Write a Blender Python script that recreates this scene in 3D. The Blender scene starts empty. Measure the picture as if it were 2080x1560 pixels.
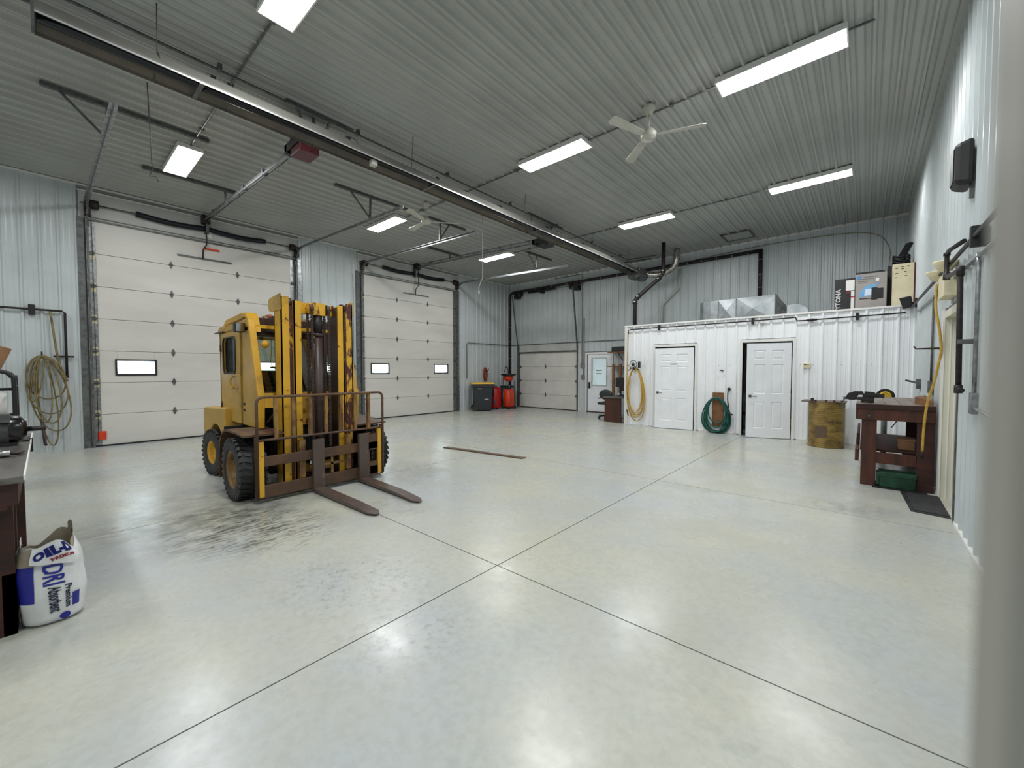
import bpy, math, random
from mathutils import Vector, Matrix, noise
random.seed(7)
S = bpy.context.scene
C = S.collection
PI = math.pi
# ---------------------------------------------------------------- camera, world, exposure
cd = bpy.data.cameras.new('camera'); cam = bpy.data.objects.new('camera', cd); C.objects.link(cam)
cam.location = (0, 0, 1.5)
cam.rotation_euler = (PI/2-0.0333, 0, 0.7153)
cd.sensor_fit = 'HORIZONTAL'; cd.sensor_width = 36; cd.lens = 825.2/2080*36
cd.clip_start = .01; cd.clip_end = 300
cd.dof.use_dof = True; cd.dof.focus_distance = 6.0; cd.dof.aperture_fstop = 3.0
S.camera = cam
S.view_settings.view_transform = 'Standard'; S.view_settings.look = 'None'
S.view_settings.gamma = 1; S.view_settings.use_curve_mapping = False
S.view_settings.exposure = 0.0
LAMP = 54
w = bpy.data.worlds.new('world'); S.world = w; w.use_nodes = True
w.node_tree.nodes['Background'].inputs[0].default_value = (.82, .9, 1, 1)
w.node_tree.nodes['Background'].inputs[1].default_value = 13.0
# ---------------------------------------------------------------- materials
def srgb(r, g, b):
    f = lambda c: (c/255/12.92 if c/255 <= .04045 else ((c/255+.055)/1.055)**2.4)
    return (f(r), f(g), f(b), 1)
class NT:
    def __init__(s, name):
        s.m = bpy.data.materials.new(name); s.m.use_nodes = True; s.t = s.m.node_tree
        s.b = s.t.nodes['Principled BSDF']
        s.tc = s.t.nodes.new('ShaderNodeTexCoord')
    def n(s, typ, ins=None, **kw):
        nd = s.t.nodes.new('ShaderNode'+typ)
        for k, v in kw.items(): setattr(nd, k, v)
        for k, v in (ins or {}).items():
            if isinstance(v, bpy.types.NodeSocket): s.t.links.new(v, nd.inputs[k])
            else: nd.inputs[k].default_value = v
        return nd
    def link(s, a, b): s.t.links.new(a, b)
    def noise(s, scale, detail=4, rough=.55, stretch=None, off=0, coord='Object'):
        v = s.tc.outputs[coord]
        if stretch or off:
            mp = s.n('Mapping', {'Vector': v, 'Scale': stretch or (1, 1, 1), 'Location': (off, off*.7, off*.3)}); v = mp.outputs[0]
        return s.n('TexNoise', {'Vector': v, 'Scale': scale, 'Detail': detail, 'Roughness': rough}).outputs[0]
    def ramp(s, fac, a, b):
        return s.n('MapRange', {'Value': fac, 'From Min': a, 'From Max': b}).outputs[0]
    def mix(s, fac, a, b):
        nd = s.n('Mix', data_type='RGBA')
        for sock, v in ((nd.inputs[0], fac), (nd.inputs[6], a), (nd.inputs[7], b)):
            if isinstance(v, bpy.types.NodeSocket): s.link(v, sock)
            else: sock.default_value = v
        return nd.outputs[2]
    def mul(s, a, b):
        return s.n('Math', {0: a, 1: b}, operation='MULTIPLY').outputs[0]
    def bump(s, h, strength, dist=.01):
        bp = s.n('Bump', {'Height': h, 'Strength': strength, 'Distance': dist}); s.link(bp.outputs[0], s.b.inputs['Normal'])
def pm(name, c1, c2=None, scale=4, rough=.5, metal=0, bump=0, bscale=60, lo=.4, hi=.65, stretch=None, detail=4, coat=0, rvar=0):
    k = NT(name); k.b.inputs['Roughness'].default_value = rough; k.b.inputs['Metallic'].default_value = metal
    k.b.inputs['Coat Weight'].default_value = coat
    if c2 is None: c2 = tuple(x*.82 for x in c1[:3])+(1,)
    nz = k.noise(scale, detail, stretch=stretch); r = k.ramp(nz, lo, hi)
    k.link(k.mix(r, c1, c2), k.b.inputs['Base Color'])
    if rvar: k.link(k.n('MapRange', {'Value': nz, 'To Min': rough-rvar, 'To Max': rough+rvar}).outputs[0], k.b.inputs['Roughness'])
    if bump: k.bump(k.noise(bscale, 3, stretch=stretch), bump, .004)
    return k.m
def rusty(name, paint, rust, lo=.5, hi=.56, scale=9, rough=.45, dirt=(.05, .035, .02, 1), dirtlo=.5, stretch=None):
    k = NT(name)
    n1 = k.noise(scale, 8, .7, stretch=stretch); n2 = k.noise(2.3, 5, .6, off=3); n3 = k.noise(scale*4, 4, .6, off=9)
    base = k.mix(k.ramp(n2, .42, .75), paint, tuple(x*.72 for x in paint[:3])+(1,))
    rc = k.mix(k.ramp(n3, .35, .65), rust, tuple(x*.45 for x in rust[:3])+(1,))
    c = k.mix(k.ramp(n1, lo, hi), base, rc)
    c = k.mix(k.mul(k.ramp(n2, dirtlo, .8), .6), c, dirt)
    k.link(c, k.b.inputs['Base Color']); k.b.inputs['Roughness'].default_value = rough
    k.bump(n1, .25, .004)
    return k.m
def emit(name, col, st):
    k = NT(name); k.b.inputs['Base Color'].default_value = (.8, .8, .8, 1)
    k.b.inputs['Emission Color'].default_value = col; k.b.inputs['Emission Strength'].default_value = st
    return k.m
def glassm(name, tint=(.9, .95, .95, 1), refl=.12):
    k = NT(name); t = k.n('BsdfTransparent', {'Color': tint}); g = k.n('BsdfGlossy', {'Roughness': .03})
    f = k.n('Fresnel', {'IOR': 1.5}); mr = k.n('MapRange', {'Value': f.outputs[0], 'From Max': 1.0, 'To Min': refl*.4, 'To Max': 1})
    mx = k.n('MixShader'); k.link(mr.outputs[0], mx.inputs[0]); k.link(t.outputs[0], mx.inputs[1]); k.link(g.outputs[0], mx.inputs[2])
    k.link(mx.outputs[0], k.t.nodes['Material Output'].inputs[0])
    return k.m
M = {}
M['wallp'] = pm('white ribbed steel', srgb(198, 206, 208), srgb(188, 196, 197), 1.2, .30, 0, .06, 8)
M['ceilp'] = pm('ceiling steel', srgb(170, 172, 168), srgb(160, 162, 158), .8, .28, 0, .06, 8)
M['partp'] = pm('partition steel', srgb(240, 243, 246), srgb(230, 234, 237), 1.5, .34, 0, .05, 8, lo=.5, hi=.8)
M['trimw'] = pm('white trim', srgb(228, 228, 225), None, 2, .45, lo=.55, hi=1.2)
M['backing'] = pm('wall backing', srgb(150, 152, 150), None, 2, .8)
M['doorw'] = pm('garage door white', srgb(216, 214, 208), srgb(205, 203, 197), 2, .48, 0, .35, 170, stretch=(1, .25, 1))
M['header'] = pm('header panel', srgb(196, 198, 193), None, 2, .5)
M['seam'] = pm('dark seam', srgb(60, 60, 58), None, 4, .8)
M['darkrefl'] = pm('lining with painted dark reflection', srgb(66, 60, 58), srgb(40, 40, 48), 2, .5, .5)  # dark reflection of the tube in the curved mirror, painted as base colour
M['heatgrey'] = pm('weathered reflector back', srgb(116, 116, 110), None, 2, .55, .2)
M['brownrefl'] = pm('lining with painted ceiling reflection', srgb(112, 104, 92), srgb(92, 86, 78), 2, .5, .2)  # left slope: mirrored ceiling painted in as a paler brown
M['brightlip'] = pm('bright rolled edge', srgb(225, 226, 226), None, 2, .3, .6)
M['joint'] = pm('dirty joint filler', srgb(44, 42, 38), None, 9, .9)
M['galv'] = pm('galvanised steel', srgb(158, 162, 162), srgb(120, 124, 125), 14, .38, .75, .05, 60, detail=2, rvar=.1)
M['galvd'] = pm('dull galvanised steel', srgb(112, 115, 113), srgb(84, 86, 86), 12, .5, .5)
M['duct'] = pm('duct sheet metal', srgb(190, 196, 199), srgb(165, 172, 176), 6, .3, .85, .03, 20)
M['foil'] = pm('foil flexible duct', srgb(190, 188, 180), srgb(120, 118, 110), 20, .25, .9, .6, 60)
M['black'] = pm('black plastic', srgb(24, 25, 26), srgb(34, 35, 36), 6, .5)
M['blackgl'] = pm('black gloss', srgb(14, 14, 16), None, 6, .2)
M['iron'] = pm('black iron pipe', srgb(34, 30, 31), srgb(50, 44, 42), 30, .5, .3)
M['blue'] = pm('dark blue spring', srgb(20, 22, 34), None, 30, .45, .3)
M['chromed'] = pm('chrome', srgb(190, 192, 194), None, 6, .18, 1)
M['hose'] = pm('yellow hose', srgb(196, 160, 66), srgb(172, 138, 50), 20, .45)
M['hoseold'] = pm('old tan hose', srgb(138, 124, 78), srgb(96, 84, 60), 8, .5)
M['hoseg'] = pm('green hose', srgb(22, 92, 78), srgb(14, 66, 58), 14, .32)
M['orange'] = pm('orange cord', srgb(172, 84, 40), srgb(130, 56, 26), 26, .6)
M['wood'] = pm('raw wood', srgb(138, 96, 62), srgb(104, 70, 44), 6, .6, 0, .1, 30, stretch=(1, 6, 1))
M['woodr'] = pm('red stained wood', srgb(84, 42, 26), srgb(48, 24, 16), 5, .55, 0, .2, 26, lo=.35, hi=.7, stretch=(2.5, 2.5, .5))
M['woodd'] = pm('dark red stained wood', srgb(66, 30, 20), srgb(38, 18, 13), 5, .6, 0, .2, 26, lo=.35, hi=.7, stretch=(.5, .5, 3))
M['benchtop'] = pm('worn grey bench top', srgb(132, 118, 108), srgb(96, 78, 66), 5, .4, 0, .2, 26, lo=.3, hi=.7, stretch=(3, .4, 1))
M['benchmetal'] = pm('grey steel bench top', srgb(116, 112, 108), srgb(84, 79, 76), 4, .36, .35, .1, 30, stretch=(.5, 3, 3))
M['deskw'] = pm('brown desk laminate', srgb(74, 40, 28), srgb(60, 32, 22), 3, .42, stretch=(1, 1, .2))
M['card'] = pm('cardboard', srgb(158, 118, 84), srgb(140, 104, 74), 5, .8)
M['paper'] = pm('white paper', srgb(226, 226, 222), None, 5, .7, lo=.6, hi=1.4)
M['cream'] = pm('cream plastic', srgb(222, 212, 180), srgb(208, 198, 164), 5, .5)
M['creamd'] = pm('cream painted door', srgb(214, 212, 196), None, 2, .5, lo=.5, hi=1.3)
M['door'] = pm('white door paint', srgb(240, 243, 247), srgb(232, 236, 240), 2, .38)
M['greens'] = pm('green toolbox steel', srgb(22, 72, 48), srgb(14, 48, 34), 9, .45)
M['red'] = pm('red paint', srgb(190, 24, 20), srgb(160, 16, 16), 3, .35)
M['redor'] = pm('orange red paint', srgb(222, 66, 30), srgb(200, 50, 22), 3, .35)
M['maroon'] = pm('maroon opener', srgb(92, 30, 38), None, 4, .4)
M['bin'] = pm('charcoal bin plastic', srgb(44, 48, 54), srgb(38, 42, 46), 4, .5)
M['binlid'] = pm('yellow bin lid', srgb(222, 188, 52), srgb(206, 150, 40), 8, .45)
M['rubber'] = pm('tyre rubber', srgb(34, 35, 36), srgb(50, 49, 47), 5, .6, 0, .2, 40)
M['rubberw'] = pm('tyre tread rubber', srgb(28, 29, 31), srgb(44, 44, 45), 8, .48, 0, .2, 30)
YEL = srgb(214, 164, 44)
M['yel'] = rusty('yellow forklift paint', srgb(196, 156, 66), srgb(96, 58, 30), .66, .72, 5, .42, dirtlo=.6)
M['yelb'] = rusty('chipped yellow paint', YEL, srgb(100, 46, 34), .60, .64, 7, .4, dirtlo=.62)
M['yelr'] = rusty('yellow paint worn to rust', YEL, srgb(86, 40, 34), .47, .52, 6, .45, dirtlo=.55, stretch=(1, 1, .35))
M['rollrust'] = rusty('roller track paint worn to rust', YEL, srgb(84, 42, 38), .40, .46, 6, .45, dirtlo=.55, stretch=(1, 1, .35))
M['rust'] = rusty('brown rusted steel', srgb(82, 60, 46), srgb(124, 86, 46), .50, .66, 3, .5, dirtlo=.5)
M['rustd'] = rusty('dark brown greasy steel', srgb(56, 40, 36), srgb(80, 54, 42), .55, .7, 6, .42, dirtlo=.5)
M['rusty2'] = rusty('yellow brown worn steel', srgb(146, 112, 60), srgb(96, 60, 44), .45, .58, 5, .45, dirtlo=.6, stretch=(1, 1, .5))
M['fork'] = rusty('worn fork steel', srgb(86, 72, 66), srgb(152, 116, 92), .60, .68, 5, .38, dirtlo=.6)
M['grease'] = pm('greasy dark machinery', srgb(34, 28, 22), srgb(70, 54, 32), 12, .5, .2, .3, 30)
M['blackvoid'] = pm('dark chassis', srgb(16, 15, 15), None, 5, .8)
M['stripe'] = pm('pale slat paint', srgb(206, 186, 150), srgb(120, 80, 50), 14, .5)
M['drum'] = rusty('worn yellow drum paint', srgb(158, 132, 66), srgb(96, 72, 34), .44, .66, 4, .5, dirt=(.03, .02, .01, 1), dirtlo=.46, stretch=(1, 1, 1.6))
M['rustlid'] = rusty('brown steel plate', srgb(96, 78, 62), srgb(120, 92, 66), .5, .6, 6, .5)
M['lamp'] = emit('lit lamp diffuser', (1, 1, 1, 1), LAMP)
M['glass'] = glassm('clear glass')
M['cabglass'] = glassm('cab glass', (.80, .86, .84, 1), .25)
k = NT('daylit blind behind door glass'); tr = k.n('BsdfTranslucent', {'Color': (.25, .25, .24, 1)}); k.link(tr.outputs[0], k.t.nodes['Material Output'].inputs[0]); M['frost'] = k.m
M['bagw'] = pm('white bag plastic', srgb(226, 228, 230), srgb(206, 208, 208), 6, .35, 0, .8, 16)
M['bagi'] = pm('bag lining', srgb(176, 166, 146), srgb(150, 140, 122), 6, .6, 0, .3, 14)
M['bagb'] = pm('blue bag print', srgb(28, 34, 140), None, 6, .4, lo=.6, hi=1.4)
M['txtdark'] = pm('dark print', srgb(26, 28, 60), None, 6, .5)
M['txtred'] = pm('red print', srgb(190, 40, 50), None, 6, .5)
M['txtw'] = pm('white print', srgb(214, 214, 214), None, 6, .5)
M['greybox'] = pm('grey printed carton', srgb(158, 152, 148), srgb(148, 142, 138), 3, .5)
M['bluepr'] = pm('blue printed area', srgb(110, 170, 214), srgb(60, 120, 190), 3, .45)
M['lightbl'] = pm('pale blue print', srgb(206, 222, 240), None, 3, .45)
M['mat'] = pm('black floor mat', srgb(36, 38, 40), srgb(52, 54, 56), 40, .85, 0, .6, 120)
M['post'] = pm('grey painted jamb', srgb(140, 140, 132), None, 3, .6)
M['snow'] = pm('pale ground', srgb(220, 224, 228), None, .2, .9)
M['bluegrey'] = pm('blue grey window', srgb(110, 124, 150), None, .2, .4)
M['fanw'] = pm('fan enamel', srgb(196, 194, 184), None, 3, .4)
def doorpane():
    return M['frost']
def floor_mat():
    k = NT('painted concrete floor')
    big = k.noise(.55, 6, .6); med = k.noise(2.2, 6, .6, off=5); fine = k.noise(22, 5, .65, off=2)
    c = k.mix(k.ramp(big, .38, .64), srgb(192, 193, 178), srgb(178, 184, 186))
    c = k.mix(k.mul(k.ramp(med, .42, .8), .5), c, srgb(166, 165, 150))
    c = k.mix(k.mul(k.ramp(fine, .42, .75), .3), c, srgb(145, 144, 132))
    # scattered specks of grit
    vo = k.n('TexVoronoi', {'Vector': k.tc.outputs['Object'], 'Scale': 3.2, 'Randomness': 1})
    vd = k.n('MapRange', {'Value': vo.outputs['Distance'], 'From Min': .02, 'From Max': .035, 'To Min': 1, 'To Max': 0}).outputs[0]
    gate = k.ramp(k.noise(1.1, 3, off=11), .50, .56)
    c = k.mix(k.mul(k.mul(vd, gate), .75), c, srgb(84, 82, 72))
    # dirt patches with places of their own: tyre scrub by the forklift, grime near the joint, worn patches
    sep = k.n('SeparateXYZ', {0: k.tc.outputs['Object']})
    def blob(cx, cy, rx, ry, rot=0):
        mp = k.n('Mapping', {'Vector': k.tc.outputs['Object']}, vector_type='TEXTURE')
        mp.inputs['Location'].default_value = (cx, cy, 0); mp.inputs['Rotation'].default_value = (0, 0, rot)
        mp.inputs['Scale'].default_value = (rx, ry, 60)
        ln = k.n('VectorMath', {0: mp.outputs[0]}, operation='LENGTH')
        return k.n('MapRange', {'Value': ln.outputs['Value'], 'From Min': .35, 'From Max': 1, 'To Min': 1, 'To Max': 0}).outputs[0]
    scr = k.n('TexWave', {'Vector': k.tc.outputs['Object'], 'Scale': 4.5, 'Distortion': 9, 'Detail': 4, 'Detail Scale': 2.2}).outputs[0]
    scr = k.ramp(scr, .35, .8)
    st = k.ramp(k.noise(5, 7, .7, stretch=(1.6, .8, 1), off=4), .36, .70)
    def stain(cx, cy, rx, ry, rot, amt, tex, col=srgb(72, 72, 66)):
        nonlocal c
        c = k.mix(k.mul(k.mul(blob(cx, cy, rx, ry, rot), tex), amt), c, col)
    stain(-4.45, 1.25, 1.0, .75, .4, .95, k.mul(scr, k.ramp(st, .1, .7)))
    stain(-4.7, 1.1, 1.0, .9, .3, .75, st)
    stain(-5.0, 1.5, .5, 1.0, .1, .5, k.ramp(st, -.4, .8))
    stain(-5.2, .55, .55, 1.1, 0, .55, st)
    stain(-5.9, 1.0, .9, .8, 0, .5, st)
    stain(-4.9, 3.6, .5, .9, .4, .45, st)
    stain(-3.9, 2.5, .7, .4, 0, .35, st)
    stain(-2.75, 1.45, .75, .6, .3, .45, k.ramp(k.noise(24, 6, .7, off=8), .52, .68))
    stain(-1.95, 1.35, .5, .5, .3, .35, k.ramp(k.noise(24, 6, .7, off=1), .50, .68))
    stain(-.85, 2.3, .3, .45, .6, .35, k.ramp(k.noise(5, 4, off=1), .2, .8), srgb(150, 146, 122))
    stain(-.1, 5.75, .55, .35, .2, .45, st)
    stain(-1.7, 5.35, .6, .2, .2, .35, st)
    stain(-.5, 1.9, .6, .2, -.5, .2, k.ramp(k.noise(18, 6, off=1), .45, .8))
    k.link(c, k.b.inputs['Base Color'])
    rr = k.n('MapRange', {'Value': med, 'From Min': .3, 'From Max': .7, 'To Min': .19, 'To Max': .36})
    k.link(rr.outputs[0], k.b.inputs['Roughness'])
    k.b.inputs['Specular IOR Level'].default_value = .5
    k.bump(k.noise(3.5, 4, off=2), .10, .01)
    return k.m
M['floor'] = floor_mat()
# ---------------------------------------------------------------- mesh helpers
class MB:
    def __init__(s): s.v = []; s.f = []; s.sm = []
    def add(s, vs, fs, smooth=False):
        o = len(s.v); s.v += [Vector(v) for v in vs]
        for f in fs: s.f.append([i+o for i in f]); s.sm.append(smooth)
        return s
    def box(s, a, b):
        x0, y0, z0 = [min(a[i], b[i]) for i in range(3)]; x1, y1, z1 = [max(a[i], b[i]) for i in range(3)]
        return s.add([(x0,y0,z0),(x1,y0,z0),(x1,y1,z0),(x0,y1,z0),(x0,y0,z1),(x1,y0,z1),(x1,y1,z1),(x0,y1,z1)],
            [(0,3,2,1),(4,5,6,7),(0,1,5,4),(1,2,6,5),(2,3,7,6),(3,0,4,7)])
    def cbox(s, c, d, rot=None):
        c = Vector(c); R = rot or Matrix.Identity(3)
        vs = [c+R@Vector((sx*d[0]/2, sy*d[1]/2, sz*d[2]/2)) for sz in (-1, 1) for sx, sy in ((-1,-1),(1,-1),(1,1),(-1,1))]
        return s.add(vs, [(0,3,2,1),(4,5,6,7),(0,1,5,4),(1,2,6,5),(2,3,7,6),(3,0,4,7)])
    def bar(s, p, q, w, h, up=(0, 0, 1)):
        p, q = Vector(p), Vector(q); d = (q-p).normalized(); u = Vector(up)
        if abs(d.dot(u)) > .98: u = Vector((0, 1, 0))
        sd = d.cross(u).normalized(); u2 = sd.cross(d)
        vs = [e+sd*a*w/2+u2*b*h/2 for e in (p, q) for a, b in ((-1,-1),(1,-1),(1,1),(-1,1))]
        return s.add(vs, [(0,3,2,1),(4,5,6,7),(0,1,5,4),(1,2,6,5),(2,3,7,6),(3,0,4,7)])
    def cyl(s, p, q, r, n=16, r2=None, caps=True):
        return s.tube([p, q], [r, r if r2 is None else r2], n, caps)
    def tube(s, pts, r, n=8, caps=True, closed=False):
        P = [Vector(p) for p in pts]; m = len(P)
        rs = r if isinstance(r, (list, tuple)) else [r]*m
        T = []
        for i in range(m):
            a = P[(i-1) % m] if closed or i > 0 else P[0]; b = P[(i+1) % m] if closed or i < m-1 else P[-1]
            d = (b-a); T.append(d.normalized() if d.length > 1e-9 else Vector((0, 0, 1)))
        u = T[0].orthogonal().normalized(); rings = []; vs = []
        for i in range(m):
            if i: 
                u = u-T[i]*u.dot(T[i])
                u = u.normalized() if u.length > 1e-6 else T[i].orthogonal().normalized()
            w2 = T[i].cross(u)
            for k in range(n):
                a = 2*PI*k/n; vs.append(P[i]+(u*math.cos(a)+w2*math.sin(a))*rs[i])
        fs = []
        for i in range(m if closed else m-1):
            j = (i+1) % m
            for k in range(n): fs.append((i*n+k, i*n+(k+1) % n, j*n+(k+1) % n, j*n+k))
        s.add(vs, fs, True)
        if caps and not closed:
            o = len(s.v)-len(vs)
            s.f.append([o+k for k in range(n)][::-1]); s.sm.append(False)
            s.f.append([o+(m-1)*n+k for k in range(n)]); s.sm.append(False)
        return s
    def lathe(s, prof, c=(0, 0, 0), axis='z', n=24, smooth=True, caps=True):
        vs = []; c = Vector(c)
        for r, h in prof:
            for k in range(n):
                a = 2*PI*k/n; x, y = r*math.cos(a), r*math.sin(a)
                vs.append(c+Vector({'z': (x, y, h), 'y': (x, h, y), 'x': (h, x, y)}[axis]))
        fs = []
        for i in range(len(prof)-1):
            for k in range(n):
                f = (i*n+k, i*n+(k+1) % n, (i+1)*n+(k+1) % n, (i+1)*n+k)
                fs.append(f if axis != 'y' else f[::-1])
        s.add(vs, fs, smooth)
        o = len(s.v)-len(vs)
        for i, fl in ((0, True), (len(prof)-1, False)):
            if caps and prof[i][0] > 1e-5:
                f = [o+i*n+k for k in range(n)]; s.f.append(f[::-1] if fl else f); s.sm.append(False)
        return s
    def prism(s, poly, d, axis='y'):
        # poly: 2D points; d=(lo,hi) along the axis
        def m(a, b, h): return {'y': (a, h, b), 'x': (h, a, b), 'z': (a, b, h)}[axis]
        n = len(poly)
        vs = [m(a, b, d[0]) for a, b in poly]+[m(a, b, d[1]) for a, b in poly]
        return s.add(vs, [tuple(range(n))[::-1], tuple(range(n, 2*n))]+[(i, (i+1) % n, n+(i+1) % n, n+i) for i in range(n)])
    def build(s, name, mat, parent=None, bevel=0, xf=None):
        base = Vector(ORG.get(parent.name, (0, 0, 0))) if parent else Vector((0, 0, 0))
        me = bpy.data.meshes.new(name)
        vs = [xf@v if xf else v for v in s.v]
        me.from_pydata([v-base for v in vs], [], s.f)
        me.polygons.foreach_set('use_smooth', s.sm)
        if mat: me.materials.append(M[mat] if isinstance(mat, str) else mat)
        me.update()
        o = bpy.data.objects.new(name, me); C.objects.link(o)
        if parent: o.parent = parent; ORG[o.name] = base
        if bevel:
            b = o.modifiers.new('bevel', 'BEVEL'); b.width = bevel; b.segments = 2; b.limit_method = 'ANGLE'; b.angle_limit = .6
        return o
ORG = {}
def thing(name, label, cat, loc=(0, 0, 0), group=None):
    o = bpy.data.objects.new(name, None); C.objects.link(o); o.location = loc; o.empty_display_size = .1
    ORG[o.name] = loc; o['label'] = label; o['category'] = cat
    if group: o['group'] = group
    return o
def solo(mb, name, mat, label, cat, group=None, bevel=0):
    # single-mesh thing with its origin at the base of its shape
    xs = [v.x for v in mb.v]; ys = [v.y for v in mb.v]; zs = [v.z for v in mb.v]
    c = Vector(((min(xs)+max(xs))/2, (min(ys)+max(ys))/2, min(zs)))
    for v in mb.v: v -= c
    o = mb.build(name, mat, None, bevel); o.location = c
    o['label'] = label; o['category'] = cat
    if group: o['group'] = group
    return o
def struct(o): o['kind'] = 'structure'; return o
def sempty(name, loc=(0, 0, 0)):
    o = bpy.data.objects.new(name, None); C.objects.link(o); o.location = loc; ORG[o.name] = loc; o['kind'] = 'structure'; return o
def copy_tree(o, parent=None):
    c = o.copy(); C.objects.link(c)
    if parent: c.parent = parent
    for ch in o.children: copy_tree(ch, c)
    return c
def smoothpath(pts, n=6):
    P = [Vector(p) for p in pts]; out = []
    for i in range(len(P)-1):
        p0 = P[max(i-1, 0)]; p1 = P[i]; p2 = P[i+1]; p3 = P[min(i+2, len(P)-1)]
        for k in range(n):
            t = k/n
            out.append(.5*((2*p1)+(-p0+p2)*t+(2*p0-5*p1+4*p2-p3)*t*t+(-p0+3*p1-3*p2+p3)*t**3))
    out.append(P[-1]); return out
def text(name, s, size, org, xd, yd, mat, parent, ext=.0008, bold=0):
    cu = bpy.data.curves.new(name, 'FONT'); cu.body = s; cu.size = size; cu.extrude = ext; cu.offset = bold; cu.resolution_u = 2
    t = bpy.data.objects.new(name, cu); C.objects.link(t)
    dg = bpy.context.evaluated_depsgraph_get(); me = bpy.data.meshes.new_from_object(t.evaluated_get(dg))
    bpy.data.objects.remove(t); bpy.data.curves.remove(cu)
    xd = Vector(xd).normalized(); yd = Vector(yd).normalized(); nd = xd.cross(yd)
    base = Vector(ORG.get(parent.name, (0, 0, 0)))
    for v in me.vertices:
        v.co = Vector(org)+xd*v.co.x+yd*v.co.y+nd*v.co.z-base
    me.materials.clear(); me.materials.append(M[mat])
    o = bpy.data.objects.new(name, me); C.objects.link(o); o.parent = parent; ORG[o.name] = base
    return o
PITCH = .2286
def profile(s0, s1, hs=1, hm=1):
    pts = [(s0, None)]; k = math.floor(s0/PITCH)-1
    while k*PITCH < s1+.1:
        c = k*PITCH
        for ds, h in ((-.028, 0), (-.012, .024), (.012, .024), (.028, 0), (.064, 0), (.0762, .005), (.089, 0), (.14, 0), (.1524, .005), (.165, 0)):
            pts.append((c+ds, h*(hs if h > .01 else hm)))
        k += 1
    raw = pts[1:]
    def H(s):
        for (a, ha), (b, hb) in zip(raw, raw[1:]):
            if a <= s <= b: return ha+(hb-ha)*(s-a)/(b-a)
        return 0
    return [(s0, H(s0))]+[(s, h) for s, h in raw if s0 < s < s1]+[(s1, H(s1))]
def panels(parent, name, mat, org, sd, ld, nd, s0, s1, l0, l1, width=.9144, hs=1, hm=1):
    org, sd, ld, nd = map(Vector, (org, sd, ld, nd)); k = math.floor(s0/width)
    flip = sd.cross(ld).dot(nd) < 0
    while k*width < s1-.001:
        a = max(s0, k*width); b = min(s1, (k+1)*width); k += 1
        if b-a < .01: continue
        pr = profile(a, b, hs, hm); vs = []; fs = []
        for s, h in pr:
            for l in (l0, l1): vs.append(org+sd*s+ld*l+nd*(h+.002))
        for i in range(len(pr)-1):
            f = (2*i, 2*i+2, 2*i+3, 2*i+1); fs.append(f[::-1] if flip else f)
        MB().add(vs, fs).build(name, mat, parent)
# ---------------------------------------------------------------- the shell
XL, XR, YB, YF, H, YP, XP = -11.345, .705, 12.897, -4.0, 5.062, 10.636, -5.037
D1 = (.62, 4.36, 4.40); D2 = (6.23, 9.89, 4.38)          # big doors: y0, y1, top
fb = struct(MB().box((XL-.3, YF-.2, -.2), (XR+.5, YB+.2, -.003)).build('floor', 'joint'))
fx = [XL-.2, -8.52, -5.22, -2.105, XR+.4]; fy = [YF-.1, -.95, 2.25, 5.46, 8.66, YB+.1]
for i in range(4):
    for j in range(5):
        g = .0042
        MB().box((fx[i]+g, fy[j]+g, -.1), (fx[i+1]-g, fy[j+1]-g, 0)).build('floor_slab', 'floor', fb)
T = .22
cb = struct(MB().box((XL-T, YF-T, H+.003), (XR+T, YB+T, H+.2)).build('ceiling', 'backing'))
panels(cb, 'ceiling_panel', 'ceilp', (0, 0, H), (1, 0, 0), (0, 1, 0), (0, 0, -1), XL, XR, YF, YB, hs=1.5, hm=2.4)
# left wall with two openings
m = MB()
x0, x1 = XL-T, XL-.002
for a, b, z0, z1 in ((YF-T, D1[0], 0, H), (D1[1], D2[0], 0, H), (D2[1], YB+T, 0, H), (D1[0], D1[1], D1[2], H), (D2[0], D2[1], D2[2], H)):
    m.box((x0, a, z0), (x1, b, z1))
wl = struct(m.build('wall_left', 'backing'))
for a, b in ((YF, D1[0]-.14), (D1[1]+.1, D2[0]-.14), (D2[1]+.1, YB)):
    panels(wl, 'wall_panel', 'wallp', (XL, 0, 0), (0, 1, 0), (0, 0, 1), (1, 0, 0), a, b, 0, H)
for d in (D1, D2):
    MB().box((XL-.002, d[0]-.12, d[2]+.02), (XL+.018, d[1]+.08, H-.14)).build('header_panel', 'header', wl)
    MB().box((XL-.002, d[0]-.14, H-.14), (XL+.03, d[1]+.1, H-.12)).build('header_trim', 'trimw', wl)
# back wall with two openings
SD = (-10.76, -8.03, 2.2); PD = (-7.6, -6.64, 2.08)
m = MB()
for a, b, z0, z1 in ((XL-T, SD[0], 0, H), (SD[1], PD[0], 0, H), (PD[1], XR+T, 0, H), (SD[0], SD[1], SD[2], H), (PD[0], PD[1], PD[2], H)):
    m.box((a, YB+.002, z0), (b, YB+T, z1))
wb = struct(m.build('wall_back', 'backing'))
for a, b, z0 in ((XL, SD[0]-.1, 0), (SD[0]-.1, SD[1]+.1, SD[2]+.33), (SD[1]+.1, PD[0]-.09, 0), (PD[0]-.09, PD[1]+.09, PD[2]+.1), (PD[1]+.09, XR, 0)):
    panels(wb, 'wall_panel', 'wallp', (0, YB, 0), (1, 0, 0), (0, 0, 1), (0, -1, 0), a, b, z0, H)
MB().box((SD[0]-.1, YB-.015, SD[2]+.04), (SD[1]+.1, YB+.002, SD[2]+.33)).build('header_panel', 'header', wb)
MB().box((XL, YB-.05, H-.05), (XR, YB, H)).build('top_trim', 'trimw', wb)
MB().box((XL+.005, YF, H-.05), (XL+.04, YB, H-.02)).build('top_trim', 'trimw', wl)
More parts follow.
